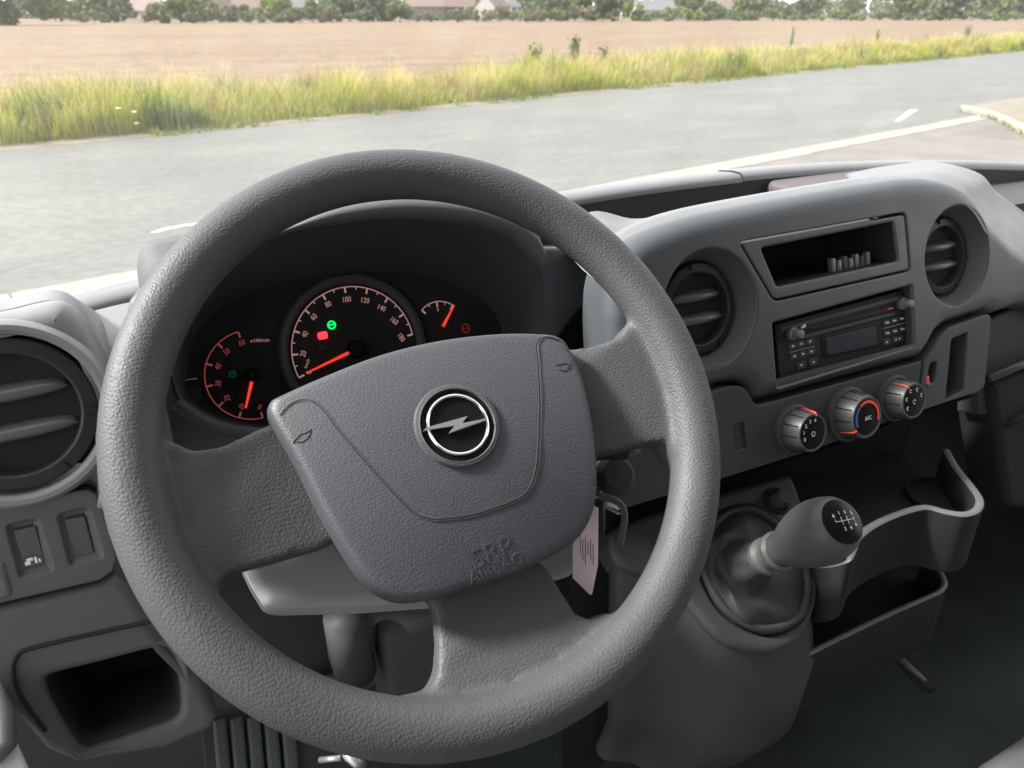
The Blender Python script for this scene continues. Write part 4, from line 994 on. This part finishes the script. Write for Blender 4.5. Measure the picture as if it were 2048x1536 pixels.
# ================================================================== steering column, stalks, key with tag
col = thing('steering_column', 'grey plastic steering column shroud under the wheel', 'column', WH.at(0, -.05, -.12))
SC = Frame(WH.at(0, 0, -.062), WN, WH.u)
sh_o = rounded(SC.pxs([(468, 1100), (560, 1050), (700, 1010), (1000, 1000), (1180, 1010), (1215, 1060), (1150, 1150), (1000, 1195), (760, 1212), (560, 1217), (530, 1212), (497, 1160)]), .006)
plate('shroud', SC, sh_o, [M['shroudg_lit']], col, fil=.008, depth=.13, grid=.03)
lathe('hub_neck', Frame(WH.at(0, -.02, -.03), WN), [(.055, -.08), (.052, 0), (.04, .012)], M['black'], col)
tube('adjust_strut', [dep(690, 1230, .70), dep(700, 1300, .72), dep(712, 1345, .74)], .020, M['dark'], col, n=14)
tube('cross_tube', [dep(560, 1420, .80), dep(730, 1352, .80), dep(900, 1270, .82)], .016, M['dark'], col, n=12)
tube('cross_tube', [dep(620, 1430, .86), dep(900, 1330, .86)], .009, M['dark'], col, n=10)
box('lower_bracket', HZ(-.36), -.02, .10, .12, .2, -.09, .08, M['dark'], col, bev=.01)
rs_ = thing('wiper_stalk', 'dark stalk with a pale tip sticking out right of the column', 'stalk', WH.at(.1, -.02, -.06))
tube('stalk_arm', [WH.at(.05, -.02, -.06), WH.at(.11, -.03, -.055), WH.hit(1252, 902, -.05)], [.008, .008, .007], M['black'], rs_, n=12)
tube('stalk_tip', [WH.hit(1244, 906, -.05), WH.hit(1274, 893, -.05)], .0055, M['lip'], rs_, n=12)
ls_ = thing('indicator_stalk', 'grey stalk end peeping out behind the left of the wheel rim', 'stalk', WH.at(-.1, -.02, -.05))
tube('stalk_arm', [WH.at(-.05, -.01, -.05), WH.at(-.15, -.02, -.04), WH.hit(205, 985, -.035)], [.008, .009, .0095], M['grey'], ls_, n=14)
key = thing('ignition_key', 'black ignition key with a grey fob loop in the column lock', 'key', WH.hit(1200, 960, -.05))
KF = Frame(WH.hit(1200, 960, -.05), WN, WH.u)
lathe('lock_barrel', Frame(WH.hit(1212, 960, -.085), WN, WH.u), [(.017, 0), (.016, .02), (.012, .024), (0, .024)], M['dark'], key)
tube('key_head', [KF.at(*KF.px(1200, 945)), KF.at(*KF.px(1204, 962)), KF.at(*KF.px(1200, 980))], [.003, .006, .003], M['black'], key, n=12, flat=.5)
tube('metal_ring', [KF.hit(1195+7*math.cos(i*pi2/16), 985+10*math.sin(i*pi2/16)) for i in range(16)], .0006, M['chrome'], key, n=6, closed=True)
tube('fob_loop', [Vector(q) for q in catmull([tuple(KF.hit(x, y)) for x, y in [(1198, 992), (1215, 996), (1232, 1002), (1246, 1016), (1249, 1040), (1244, 1066), (1240, 1090)]], 5, False)], .0030, M['grey'], key, n=10, flat=.35, upv=WN)
tube('fob_body', [KF.hit(1200, 1000, -.01), KF.hit(1198, 1050, -.01), KF.hit(1197, 1092, -.01)], [.004, .005, .004], M['dark'], key, n=10, flat=.5)
TG = Frame(WH.hit(1170, 1090, -.045), (WN+Vector((-.12, -.1, 0))).normalized(), WH.u)
pt = thing('paper_tag', 'pink white paper key tag hanging behind the wheel spoke', 'tag', TG.o)
plate('tag_card', TG, TG.pxs([(1187, 1010), (1197, 1016), (1196, 1130), (1184, 1190), (1180, 1189), (1146, 1156), (1146, 1088), (1165, 1062)]), [M['paper']], pt, fil=.0002, depth=.0008)
for i in range(6):
    tube('handwriting', [TG.hit(1160+i*5.2, 1070+i*2+ (i % 2)*8, .0003), TG.hit(1161+i*5.2, 1110+(i % 3)*10, .0003)], .00025, M['ink'], pt, n=4)

# ================================================================== radio
RF = Frame(FA.at(*FA.px(1688, 672), -.010), FA.n)
radio = thing('car_radio', 'black car radio with two silver knobs and a grey display', 'radio', RF.o)
ro = rounded(RF.pxs([(1552, 650), (1818, 577), (1823, 690), (1560, 768)]), .003)
body = plate('radio_face', RF, ro, [M['black'], M['gloss']], radio, fil=.0015, depth=.02)
def rq(px_, name, mt, h, parent=radio, rd=.001, fil=.0006): return plate(name, RF, rounded(RF.pxs(px_), rd), [mt], parent, fil=fil, depth=h+.0005, w0=h)
rq([(1560, 655), (1812, 588), (1812, 597), (1561, 664)], 'top_strip', M['ring'], .001)
cs = rq([(1605, 660), (1780, 616), (1780, 622), (1606, 667)], 'cd_slot', M['gloss'], .0004)
rq([(1598, 672), (1786, 624), (1788, 630), (1600, 679)], 'slot_lip', M['ring'], .0016)
sc_ = rq([(1640, 672), (1756, 644), (1760, 692), (1644, 717)], 'display_frame', M['gloss'], .0008)
rq([(1650, 676), (1750, 652), (1753, 688), (1653, 711)], 'display', M['screen'], .0012, sc_, fil=.0002)
def button(cx, cy, wx, wy, mk=None, slope=-.27):
    b = rq([(cx-wx, cy-wy-slope*-wx*-1 if False else cy-wy-slope*wx), (cx+wx, cy-wy+slope*wx), (cx+wx+1, cy+wy+slope*wx), (cx-wx+1, cy+wy-slope*wx)], 'button', M['dark'], .0012, fil=.0004)
    if mk:
        for (a, c_) in mk:
            p = RF.px(cx+a, cy+c_); box('mark', RF.off(*p), -.0011, .0011, -.0008, .0008, .0011, .0015, M['white'], b, bev=0)
    return b
for i in range(3): button(1584+i*17, 692-i*4.6, 7.5, 6, [(0, 0)])
for i in range(3): button(1587+i*17, 712-i*4.6, 7.5, 6, [(0, 0)])
rq([(1576, 704), (1626, 691), (1626, 694), (1576, 707)], 'button_divider', M['lip'], .002)
button(1601, 730, 8, 7, [(0, 0)]); button(1625, 724, 8, 7, [(0, 0)])
for i in range(3): button(1772+i*15, 645-i*4, 6.5, 4.5, [(-2, 0), (2, 0)])
rq([(1764, 656), (1812, 643), (1812, 646), (1764, 659)], 'button_divider', M['lip'], .002)
for i in range(3): button(1773+i*15, 666-i*4, 6.5, 5, [(-2, 0), (2, 0)])
button(1772, 684, 7, 6, [(0, 0)]); button(1794, 684-6, 10, 6, [(-4, 1), (3, -1)])
def rknob(x, y, lb):
    f_ = RF.off(*RF.px(x, y))
    k = lathe(lb, f_, [(.0072, 0), (.0068, .004), (.0052, .0055), (.0046, .012), (.004, .0135), (0, .014)], M['knobr'], radio, n=28)
    return k
M['knobr'] = mat('radio_knob', (.20, .17, .165), .32, metal=.3)
rknob(1583, 667, 'volume_knob'); rknob(1802, 607, 'tuner_knob')
box('led', RF.off(*RF.px(1780, 617)), -.004, .004, -.0008, .0008, 0, .001, M['dialred'], radio, bev=0)
rq([(1600, 654), (1608, 647), (1610, 653), (1603, 657)], 'arrow_mark', M['white'], .0015, rd=.0002, fil=.0001)

# ================================================================== climate knobs
M['kgrey'] = mat('climate_knob', (.070, .067, .071), .42, bump=('noise', 1500, .15, .0003))
def cknob(x, y, r, label, a_red, marks):
    f_ = FA.off(*FA.px(x, y)); t = thing('climate_knob', label, 'knob', f_.o, 'climate control knobs')
    lathe('base_ring', f_, [(r*1.22, -.002), (r*1.20, .003), (r*1.08, .005), (r*1.0, .004)], M['dark'], t, n=48)
    lathe('knob_body', f_, [(r*1.05, .002), (r*1.02, .006), (r*.93, .022), (r*.88, .0245), (r*.80, .0245), (r*.78, .0235)], M['kgrey'], t, n=56)
    lathe('knob_face', f_, [(r*.79, .0236), (r*.5, .0242), (0, .0244)], M['gloss'], t, n=40)
    for i in range(12):
        g = f_.rot(i*pi2/12); a, b = g.at(r*1.045, 0, .006), g.at(r*.945, 0, .0225)
        tube('grip_groove', [a, b], .0006, M['black'], t, n=4)
    g = f_.rot(R(a_red)); tube('red_pointer', [g.at(r*1.03, 0, .007), g.at(r*.945, 0, .0225), g.at(r*.80, 0, .0252)], .0011, M['red'], t, n=6)
    return t, f_
t, f_ = cknob(1588, 858, .0215, 'left climate knob of three, with fan speed marks', 72, None)
for i in range(6):
    a = R(200-i*32); text('numeral', f_, .0125*math.cos(a), .0125*math.sin(a), .0055, '01234'[i-0] if i < 5 else '', M['white'], t, w_=.0246) if i < 5 else None
obj('fan_icon', arc_band(f_, (0, -.001), .002, .0029, 0, pi2, 6, .0248), M['white'], t, smooth=False)
t, f_ = cknob(1695, 828, .0245, 'large middle climate knob with blue to red band', 212, None)
obj('red_band', arc_band(f_, (0, 0), .0150, .0180, R(-20), R(125), 24, .0249), M['red'], t, smooth=False)
obj('blue_band', arc_band(f_, (0, 0), .0150, .0180, R(130), R(205), 12, .0249), M['blue'], t, smooth=False)
text('legend', f_, .001, -.001, .006, 'A/C', M['white'], t, w_=.0249)
t, f_ = cknob(1788, 796, .0215, 'right climate knob with airflow marks', 118, None)
for i in range(5):
    a = R(210-i*48); p = f_.off(.0125*math.cos(a), .0125*math.sin(a))
    obj('airflow_icon', arc_band(p, (0, 0), .0011, .0021, R(30), R(300), 8, .0247), M['white'], t, smooth=False)
obj('recirculate_icon', arc_band(f_, (0, -.001), .0018, .0026, 0, R(300), 10, .0248), M['white'], t, smooth=False)

# ================================================================== centre console with gear lever
CO = Frame((.33, .045, -.262), (0, -.62, .78))
cons = thing('centre_console', 'dark grey console carrying the gear lever below the climate panel', 'console', (.33, .05, -.75))
oc = catmull(CO.pxs([(1225, 1060), (1330, 1015), (1440, 985), (1560, 950), (1582, 948), (1600, 985), (1628, 1080), (1634, 1170), (1626, 1240), (1590, 1290), (1530, 1308), (1450, 1285), (1380, 1210), (1320, 1160), (1240, 1130)]), 4)
bh = catmull(CO.pxs([(1392, 1110), (1410, 1055), (1450, 1020), (1500, 1012), (1548, 1040), (1590, 1090), (1618, 1150), (1618, 1205), (1595, 1245), (1545, 1268), (1490, 1256), (1430, 1205)]), 4)
plate('console_top', CO, oc, [M['consg'], M['dark']], cons, holes=[dict(p=bh, fil=.006, depth=.02, draft=.002, wall=1, floor=1)], fil=.008, depth=.03, grid=.03, nf=5)
# body below the console top, tapering to the floor
top_ = [CO.at(u, v, -.006) for u, v in offset(ccw(oc), -.002)]
def row_at(z, k, dy, kx=1):
    c_ = sum(top_, Vector())/len(top_)
    return [Vector((c_.x+(q.x-c_.x)*k*kx, c_.y+(q.y-c_.y)*k+dy, z+(q.z-c_.z)*.25)) for q in top_]
loft('console_body', [top_, [q+Vector((0, -.004, -.03)) for q in top_], row_at(-.36, 1.02, -.015), row_at(-.44, .98, -.012), row_at(-.50, .86, .01), row_at(-.54, .80, .03), row_at(-.57, .86, .03)], M['consg'], cons, closed=True)
sk = thing('power_socket', 'round black plug socket on the console above the gear lever', 'socket', CO.hit(1552, 1000))
sf = CO.off(*CO.px(1552, 1002))
lathe('socket_ring', sf, [(.0155, 0), (.0150, .003), (.0125, .004), (.0115, .002)], M['black'], sk, n=36)
lathe('socket_cap', sf, [(.0105, 0), (.0105, .008), (.0092, .010), (.0085, .0145), (.0075, .0165), (0, .017)], M['dark'], sk, n=32)
# leather gaiter
gear = thing('gear_lever', 'gear lever with a rounded grey knob and black leather gaiter', 'gear lever', CO.hit(1520, 1150))
col_c = dep(1540, 1110, .735); kn_c = dep(1648, 1060, .665); ax = (kn_c-col_c).normalized()
AX = Frame(col_c, ax)
base_ = [CO.at(u, v, -.004) for u, v in resample(bh, 40, True) and [(q.x, q.y) for q in resample(bh, 40, True)]]
ringc = [AX.at(.0135*math.cos(i*pi2/40), .0135*math.sin(i*pi2/40), -.006) for i in range(40)]
best = min(range(40), key=lambda s: sum((base_[i]-ringc[(i+s) % 40]).length for i in range(40)))
bestf = min(range(40), key=lambda s: sum((base_[i]-ringc[(-i+s) % 40]).length for i in range(40)))
d1 = sum((base_[i]-ringc[(i+best) % 40]).length for i in range(40)); d2 = sum((base_[i]-ringc[(-i+bestf) % 40]).length for i in range(40))
rc2 = [ringc[(i+best) % 40] if d1 <= d2 else ringc[(-i+bestf) % 40] for i in range(40)]
# sleeve round the lever, then a loose skirt out to the frame
slv = [q-ax*.042+(q-col_c-ax*-.006)*1.0 for q in rc2]
rows = []
for k in range(17):
    s = k/16; row = []
    for i in range(40):
        if s < .6:
            t_ = s/.6; p = base_[i].lerp(slv[i], t_)+CO.n*(.010*math.sin(math.pi*t_)); sag = -.004*math.sin(math.pi*t_)
            fold = (.0075*abs(math.sin(i*pi2*2.5/40+1.0+t_*1.6))-.004+.0030*math.sin(i*pi2*7/40-t_*5))*math.sin(math.pi*t_*.9)
        else:
            t_ = (s-.6)/.4; p = slv[i].lerp(rc2[i], t_); sag = 0
            fold = (.0028*abs(math.sin(i*pi2*3/40+t_*2.5))-.0012)*math.sin(math.pi*t_)-.0016*math.sin(t_*14+i*.35)*(1-t_)
        dirn = (p-(col_c-ax*.055)).normalized()
        row.append(p+dirn*fold+Vector((0, 0, sag)))
    rows.append(row)
rows.insert(0, [q+CO.n*-.012 for q in base_])
loft('gaiter', rows, M['boot'], gear, closed=True)
gm = [CO.at(q.x, q.y, .001) for q in resample(offset(ccw(bh), -.0045), 60, True)]
tube('gaiter_hem', gm, .0052, M['boot'], gear, n=10, closed=True)
lathe('collar', AX, [(.0150, -.012), (.0180, -.010), (.0185, -.004), (.0150, -.001), (.0145, .008), (.0185, .010), (.0190, .015), (.0160, .018)], M['knob'], gear, n=36)
KL = (kn_c-col_c).length
kp = [(.0150, .014), (.0160, .022), (.0195, .032), (.0235, .043), (.0268, .055), (.0285, .066), (.0288, .076), (.0272, .087), (.0245, .0955), (.0212, .1005), (.0195, .1018)]
kk = (KL+.024)/.1018
lathe('knob', AX, [(r, w_*kk) for r, w_ in kp], M['knob'], gear, n=44)
tw = .1018*kk
lathe('shift_plate', AX, [(.0197, tw-.0005), (.0190, tw+.0010), (.012, tw+.0030), (0, tw+.004)], M['gloss'], gear, n=40)
GF = Frame(AX.at(0, 0, tw+.0026), ax, CO.u)
GF = GF.rot(R(-8))
for s, u, v in [('R', -.0095, .005), ('1', -.003, .0068), ('3', .003, .0068), ('5', .0095, .005), ('2', -.003, -.007), ('4', .003, -.007), ('6', .0095, -.005)]:
    text('numeral', GF, u, v, .0042, s, M['white'], gear, w_=.0014)
for a, b in [((-.0095, .0022), (-.0095, 0)), ((-.0095, 0), (.0095, 0)), ((-.003, .0038), (-.003, -.0038)), ((.003, .0038), (.003, -.0038)), ((.0095, .0022), (.0095, -.0025))]:
    tube('gate_line', [GF.at(*a, .0014), GF.at(*b, .0014)], .00025, M['white'], gear, n=4)

# ================================================================== trays right of the console
tr = thing('storage_tray', 'upper dark storage tray with a pale lip right of the gear lever', 'tray', (.55, .03, -.3))
def tray(t, lip_px, z, depth, r_lip, floor_back, mt=M['tray'], drop=()):
    zs = [z]*(len(lip_px)-len(drop))+list(drop)
    lp = [Vector(q) for q in catmull([tuple(HZ(zz_).hit(x, y)) for (x, y), zz_ in zip(lip_px, zs)], 6, False)]
    # flat band on top of the wall
    inn = []
    for i in range(len(lp)):
        a = lp[min(i+1, len(lp)-1)]-lp[max(i-1, 0)]; nrm = Vector((a.y, -a.x, 0)).normalized(); inn.append(nrm)
    sgn = 1
    rows = [[q-n_*r_lip+Vector((0, 0, -depth)) for q, n_ in zip(lp, inn)], [q-n_*r_lip*1.0+Vector((0, 0, -.002)) for q, n_ in zip(lp, inn)]]
    rows2 = [[q-n_*r_lip+Vector((0, 0, -.002)) for q, n_ in zip(lp, inn)], [q-n_*r_lip*.6 for q, n_ in zip(lp, inn)], [q+n_*r_lip*.6 for q, n_ in zip(lp, inn)], [q+n_*r_lip+Vector((0, 0, -.002)) for q, n_ in zip(lp, inn)]]
    rows3 = [[q+n_*r_lip+Vector((0, 0, -.002)) for q, n_ in zip(lp, inn)], [q+n_*r_lip*.9+Vector((0, 0, -depth*.5)) for q, n_ in zip(lp, inn)], [q+n_*r_lip*.5+Vector((0, 0, -depth)) for q, n_ in zip(lp, inn)]]
    loft('outer_wall', rows3, mt, t); loft('inner_wall', rows, mt, t); loft('lip', rows2, M['lip'], t)
    bot = [q+Vector((0, 0, -depth*.55)) for q in lp]
    loft('tray_floor', [bot, [Vector((q.x, floor_back, q.z)) for q in bot]], mt, t)
    return lp
lp1 = tray(tr, [(1893, 898), (1915, 935), (1945, 972), (1960, 996), (1955, 1016), (1930, 1026), (1895, 1022), (1850, 1012), (1800, 1024), (1750, 1046), (1716, 1072), (1704, 1100), (1692, 1120), (1668, 1130), (1636, 1131), (1600, 1126)], -.235, .075, .0042, .13, drop=(-.240, -.250, -.264, -.280, -.296))
ch = HZ(-.27); cp_ = ch.hit(1885, 990); lathe('cup_ring', Frame((cp_.x, cp_.y, -.272), (0, 0, 1)), [(.040, 0), (.039, .003), (.036, .003), (.034, -.03)], M['tray'], tr, n=40)
tr2 = thing('lower_tray', 'lower dark storage shelf with a thin pale lip under the upper tray', 'tray', (.5, .03, -.45))
lp2 = tray(tr2, [(1855, 1098), (1872, 1125), (1886, 1150), (1890, 1166), (1880, 1180), (1860, 1190), (1780, 1225), (1680, 1273), (1610, 1308), (1560, 1334)], -.36, .085, .0032, .14)

# ================================================================== floor, pedals, seat, door sill, cab body
fl = HZ(-.62)
bm = bmesh.new(); v = [bm.verts.new(q) for q in ((-.62, -1.1, -.62), (1.45, -1.1, -.62), (1.45, .32, -.62), (-.62, .32, -.62))]; bm.faces.new(v)
v2 = [bm.verts.new(q) for q in ((1.45, .60, -.30), (-.62, .60, -.30))]; bm.faces.new((v[3], v[2], v2[0], v2[1]))
tag(obj('cab_floor', bm, M['floor'], smooth=False), kind='structure')
hf = HZ(-.50); hd = thing('floor_handle', 'pale grey recessed grip set in the dark floor at lower right', 'handle', hf.hit(1830, 1335))
tube('grip', [hf.hit(1785, 1300), hf.hit(1815, 1330), hf.hit(1852, 1362)], [.006, .010, .006], M['lip'], hd, n=12, flat=.4)
plate('grip_recess', Frame(hf.hit(1830, 1335, -.004), (0, -.3, 1)), rounded(Frame(hf.hit(1830, 1335, -.004), (0, -.3, 1)).pxs([(1780, 1290), (1800, 1286), (1884, 1350), (1878, 1378), (1850, 1376)]), .01), [M['tray']], hd, fil=.002, depth=.012)
# ribbed kick panel left of the pedals
kp_ = thing('kick_panel', 'ribbed grey kick panel at the bottom left below the rim', 'panel', dep(500, 1500, .62))
KF2 = Frame(dep(500, 1500, .60), (.05, -.62, .78))
for i in range(5):
    x = 425+i*34
    prism_p = KF2.pxs([(x, 1440-i*3), (x+27, 1432-i*3), (x+45, 1620), (x+16, 1620)])
    plate('rib', KF2, rounded(prism_p, .002), [M['grey2']], kp_, fil=.003, depth=.012)
plate('backing', KF2, KF2.pxs([(400, 1420), (600, 1400), (640, 1640), (420, 1640)], -.01), [M['dark']], kp_, fil=.001, depth=.01, w0=-.010)
pd = thing('brake_pedal', 'metal pedal arm end peeping out below the rim bottom', 'pedal', dep(710, 1520, .72))
tube('pedal_arm', [dep(690, 1480, .74), dep(705, 1512, .72), dep(722, 1532, .71)], [.009, .011, .008], M['silver'], pd, n=12, flat=.6)
tube('pedal_pin', [dep(640, 1520, .74), dep(682, 1516, .73)], .003, M['silver'], pd, n=8)
se = thing('passenger_seat', 'grey fabric corner of the passenger seat at the bottom right', 'seat', dep(2120, 1650, .9))
M['fabric'] = mat('seat_fabric', (.20, .20, .205), .9, bump=('noise', 900, .5, .001))
sfm = Frame(dep(2140, 1640, .85), (0, 0, 1)); box('seat_cushion', sfm, -.075, .4, -.4, .085, -.12, .04, M['fabric'], se, bev=.035, seg=5)
si = thing('door_sill', 'pale painted door sill strip at the lower left edge', 'door sill', dep(20, 1500, .45))
DS = Frame(dep(20, 1480, .47), (.25, -.55, .8))
plate('sill_panel', DS, rounded(DS.pxs([(-60, 1350), (0, 1416), (22, 1452), (64, 1545), (80, 1640), (-60, 1640)]), .004), [M['sill']], si, fil=.004, depth=.03)
tube('door_seal', [DS.hit(-20, 1370, .006), DS.hit(10, 1430, .006), DS.hit(12, 1490, .006), DS.hit(-20, 1520, .006)], .006, M['lip'], si, n=10)
# windscreen
M['glass'] = bpy.data.materials.new('windscreen_glass'); M['glass'].use_nodes = True
n_, l_ = nodes(M['glass']); n_.remove(n_['Principled BSDF'])
tp = n_.new('ShaderNodeBsdfTransparent'); tp.inputs[0].default_value = (.97, .985, .97, 1); gs = n_.new('ShaderNodeBsdfGlossy'); gs.inputs['Roughness'].default_value = .0
lw_ = n_.new('ShaderNodeLayerWeight'); lw_.inputs[0].default_value = .5; pw_ = n_.new('ShaderNodeMath'); pw_.operation = 'POWER'; pw_.inputs[1].default_value = 5
fr_ = n_.new('ShaderNodeMath'); fr_.operation = 'MULTIPLY_ADD'; fr_.inputs[1].default_value = .9; fr_.inputs[2].default_value = .05; mx_ = n_.new('ShaderNodeMixShader')
l_.new(lw_.outputs['Facing'], pw_.inputs[0]); l_.new(pw_.outputs[0], fr_.inputs[0])
l_.new(fr_.outputs[0], mx_.inputs[0]); l_.new(tp.outputs[0], mx_.inputs[1]); l_.new(gs.outputs[0], mx_.inputs[2])
# thin film of dust on the pane, added to veil the view with glare
tr_ = n_.new('ShaderNodeBsdfTranslucent'); tr_.inputs[0].default_value = (.9, .88, .82, 1); tc_ = n_.new('ShaderNodeTexCoord')
dn_ = n_.new('ShaderNodeTexNoise'); dn_.inputs['Scale'].default_value = 9; dn_.inputs['Detail'].default_value = 8; dn_.inputs['Roughness'].default_value = .7; l_.new(tc_.outputs['Object'], dn_.inputs[0])
dm_ = n_.new('ShaderNodeMapRange'); dm_.inputs[1].default_value = .3; dm_.inputs[2].default_value = .75; dm_.inputs[3].default_value = .014; dm_.inputs[4].default_value = .048; l_.new(dn_.outputs[0], dm_.inputs[0])
m2_ = n_.new('ShaderNodeMixShader'); l_.new(dm_.outputs[0], m2_.inputs[0]); l_.new(mx_.outputs[0], m2_.inputs[1]); l_.new(tr_.outputs[0], m2_.inputs[2]); l_.new(m2_.outputs[0], n_['Material Output'].inputs[0])
wsf = []
for i in range(13):
    s = i/12; row = []
    for j in range(17):
        x = -.72+2.14*j/16; cr = -.05*((x-.35)/1.0)**2
        row.append(Vector((x, .412+cr-.487*s, .030-.078*(x-.55)**2*(1-s)+.785*s-.03*s*s)))
    wsf.append(row)
ws = thing('windscreen', 'clear raked windscreen above the dashboard', 'windscreen', (.35, .44, .03))
loft('pane', wsf, M['glass'], ws)
M['streak'] = mat('glass_streak', (.7, .6, .45), .4)
def on_ws(x, y):
    d = ray(x, y); n0 = Vector((0, -.78, -.52)).normalized(); o0 = Vector((.35, .445, .035)); return CAM+d*((o0-CAM).dot(n0)/d.dot(n0))-ray(x, y)*.012

# ------------------------------------------------------------------ cab shell behind and around the camera (roof, doors with open window frames, rear wall)
M['liner'] = mat('headliner', (.50, .49, .47), .9); M['trim'] = mat('door_trim', (.22, .22, .225), .6)
def slab(name, x0, x1, y0, y1, z0, z1, mt): return tag(box(name, HZ(0), x0, x1, y0, y1, z0, z1, mt, bev=0), kind='structure')
slab('cab_roof', -.80, 1.50, -1.06, -.075, .79, .83, M['liner'])
slab('cab_rear_wall', -.80, 1.50, -1.06, -1.02, -.62, .79, M['trim'])
# the driver's door stands open, so that side has only its pillar; the passenger door is closed
for nm, x0, x1, parts in (('cab_pillar_left', -.80, -.74, ((-1.02, -.92, -.62, .79), (-.92, -.08, .74, .79))),
                          ('cab_door_right', 1.44, 1.50, ((-1.02, .40, -.62, .02), (-1.02, -.80, .02, .79), (-.80, -.08, .72, .79)))):
    bm = bmesh.new()
    for y0, y1, z0, z1 in parts:
        bmesh.ops.create_cube(bm, size=1, matrix=Matrix.Translation(((x0+x1)/2, (y0+y1)/2, (z0+z1)/2)) @ Matrix.Diagonal((x1-x0, y1-y0, z1-z0, 1)))
    sweep_bm(bm, [((x0+x1)/2, -.08, .77), ((x0+x1)/2, .40, .03)], .035, n=8)
    tag(obj(nm, bm, M['trim'], smooth=False), kind='structure')
tube('scratch', [on_ws(x, y) for x, y in ((778, 103), (830, 145), (880, 182), (905, 200))], .00022, M['streak'], ws, n=5)
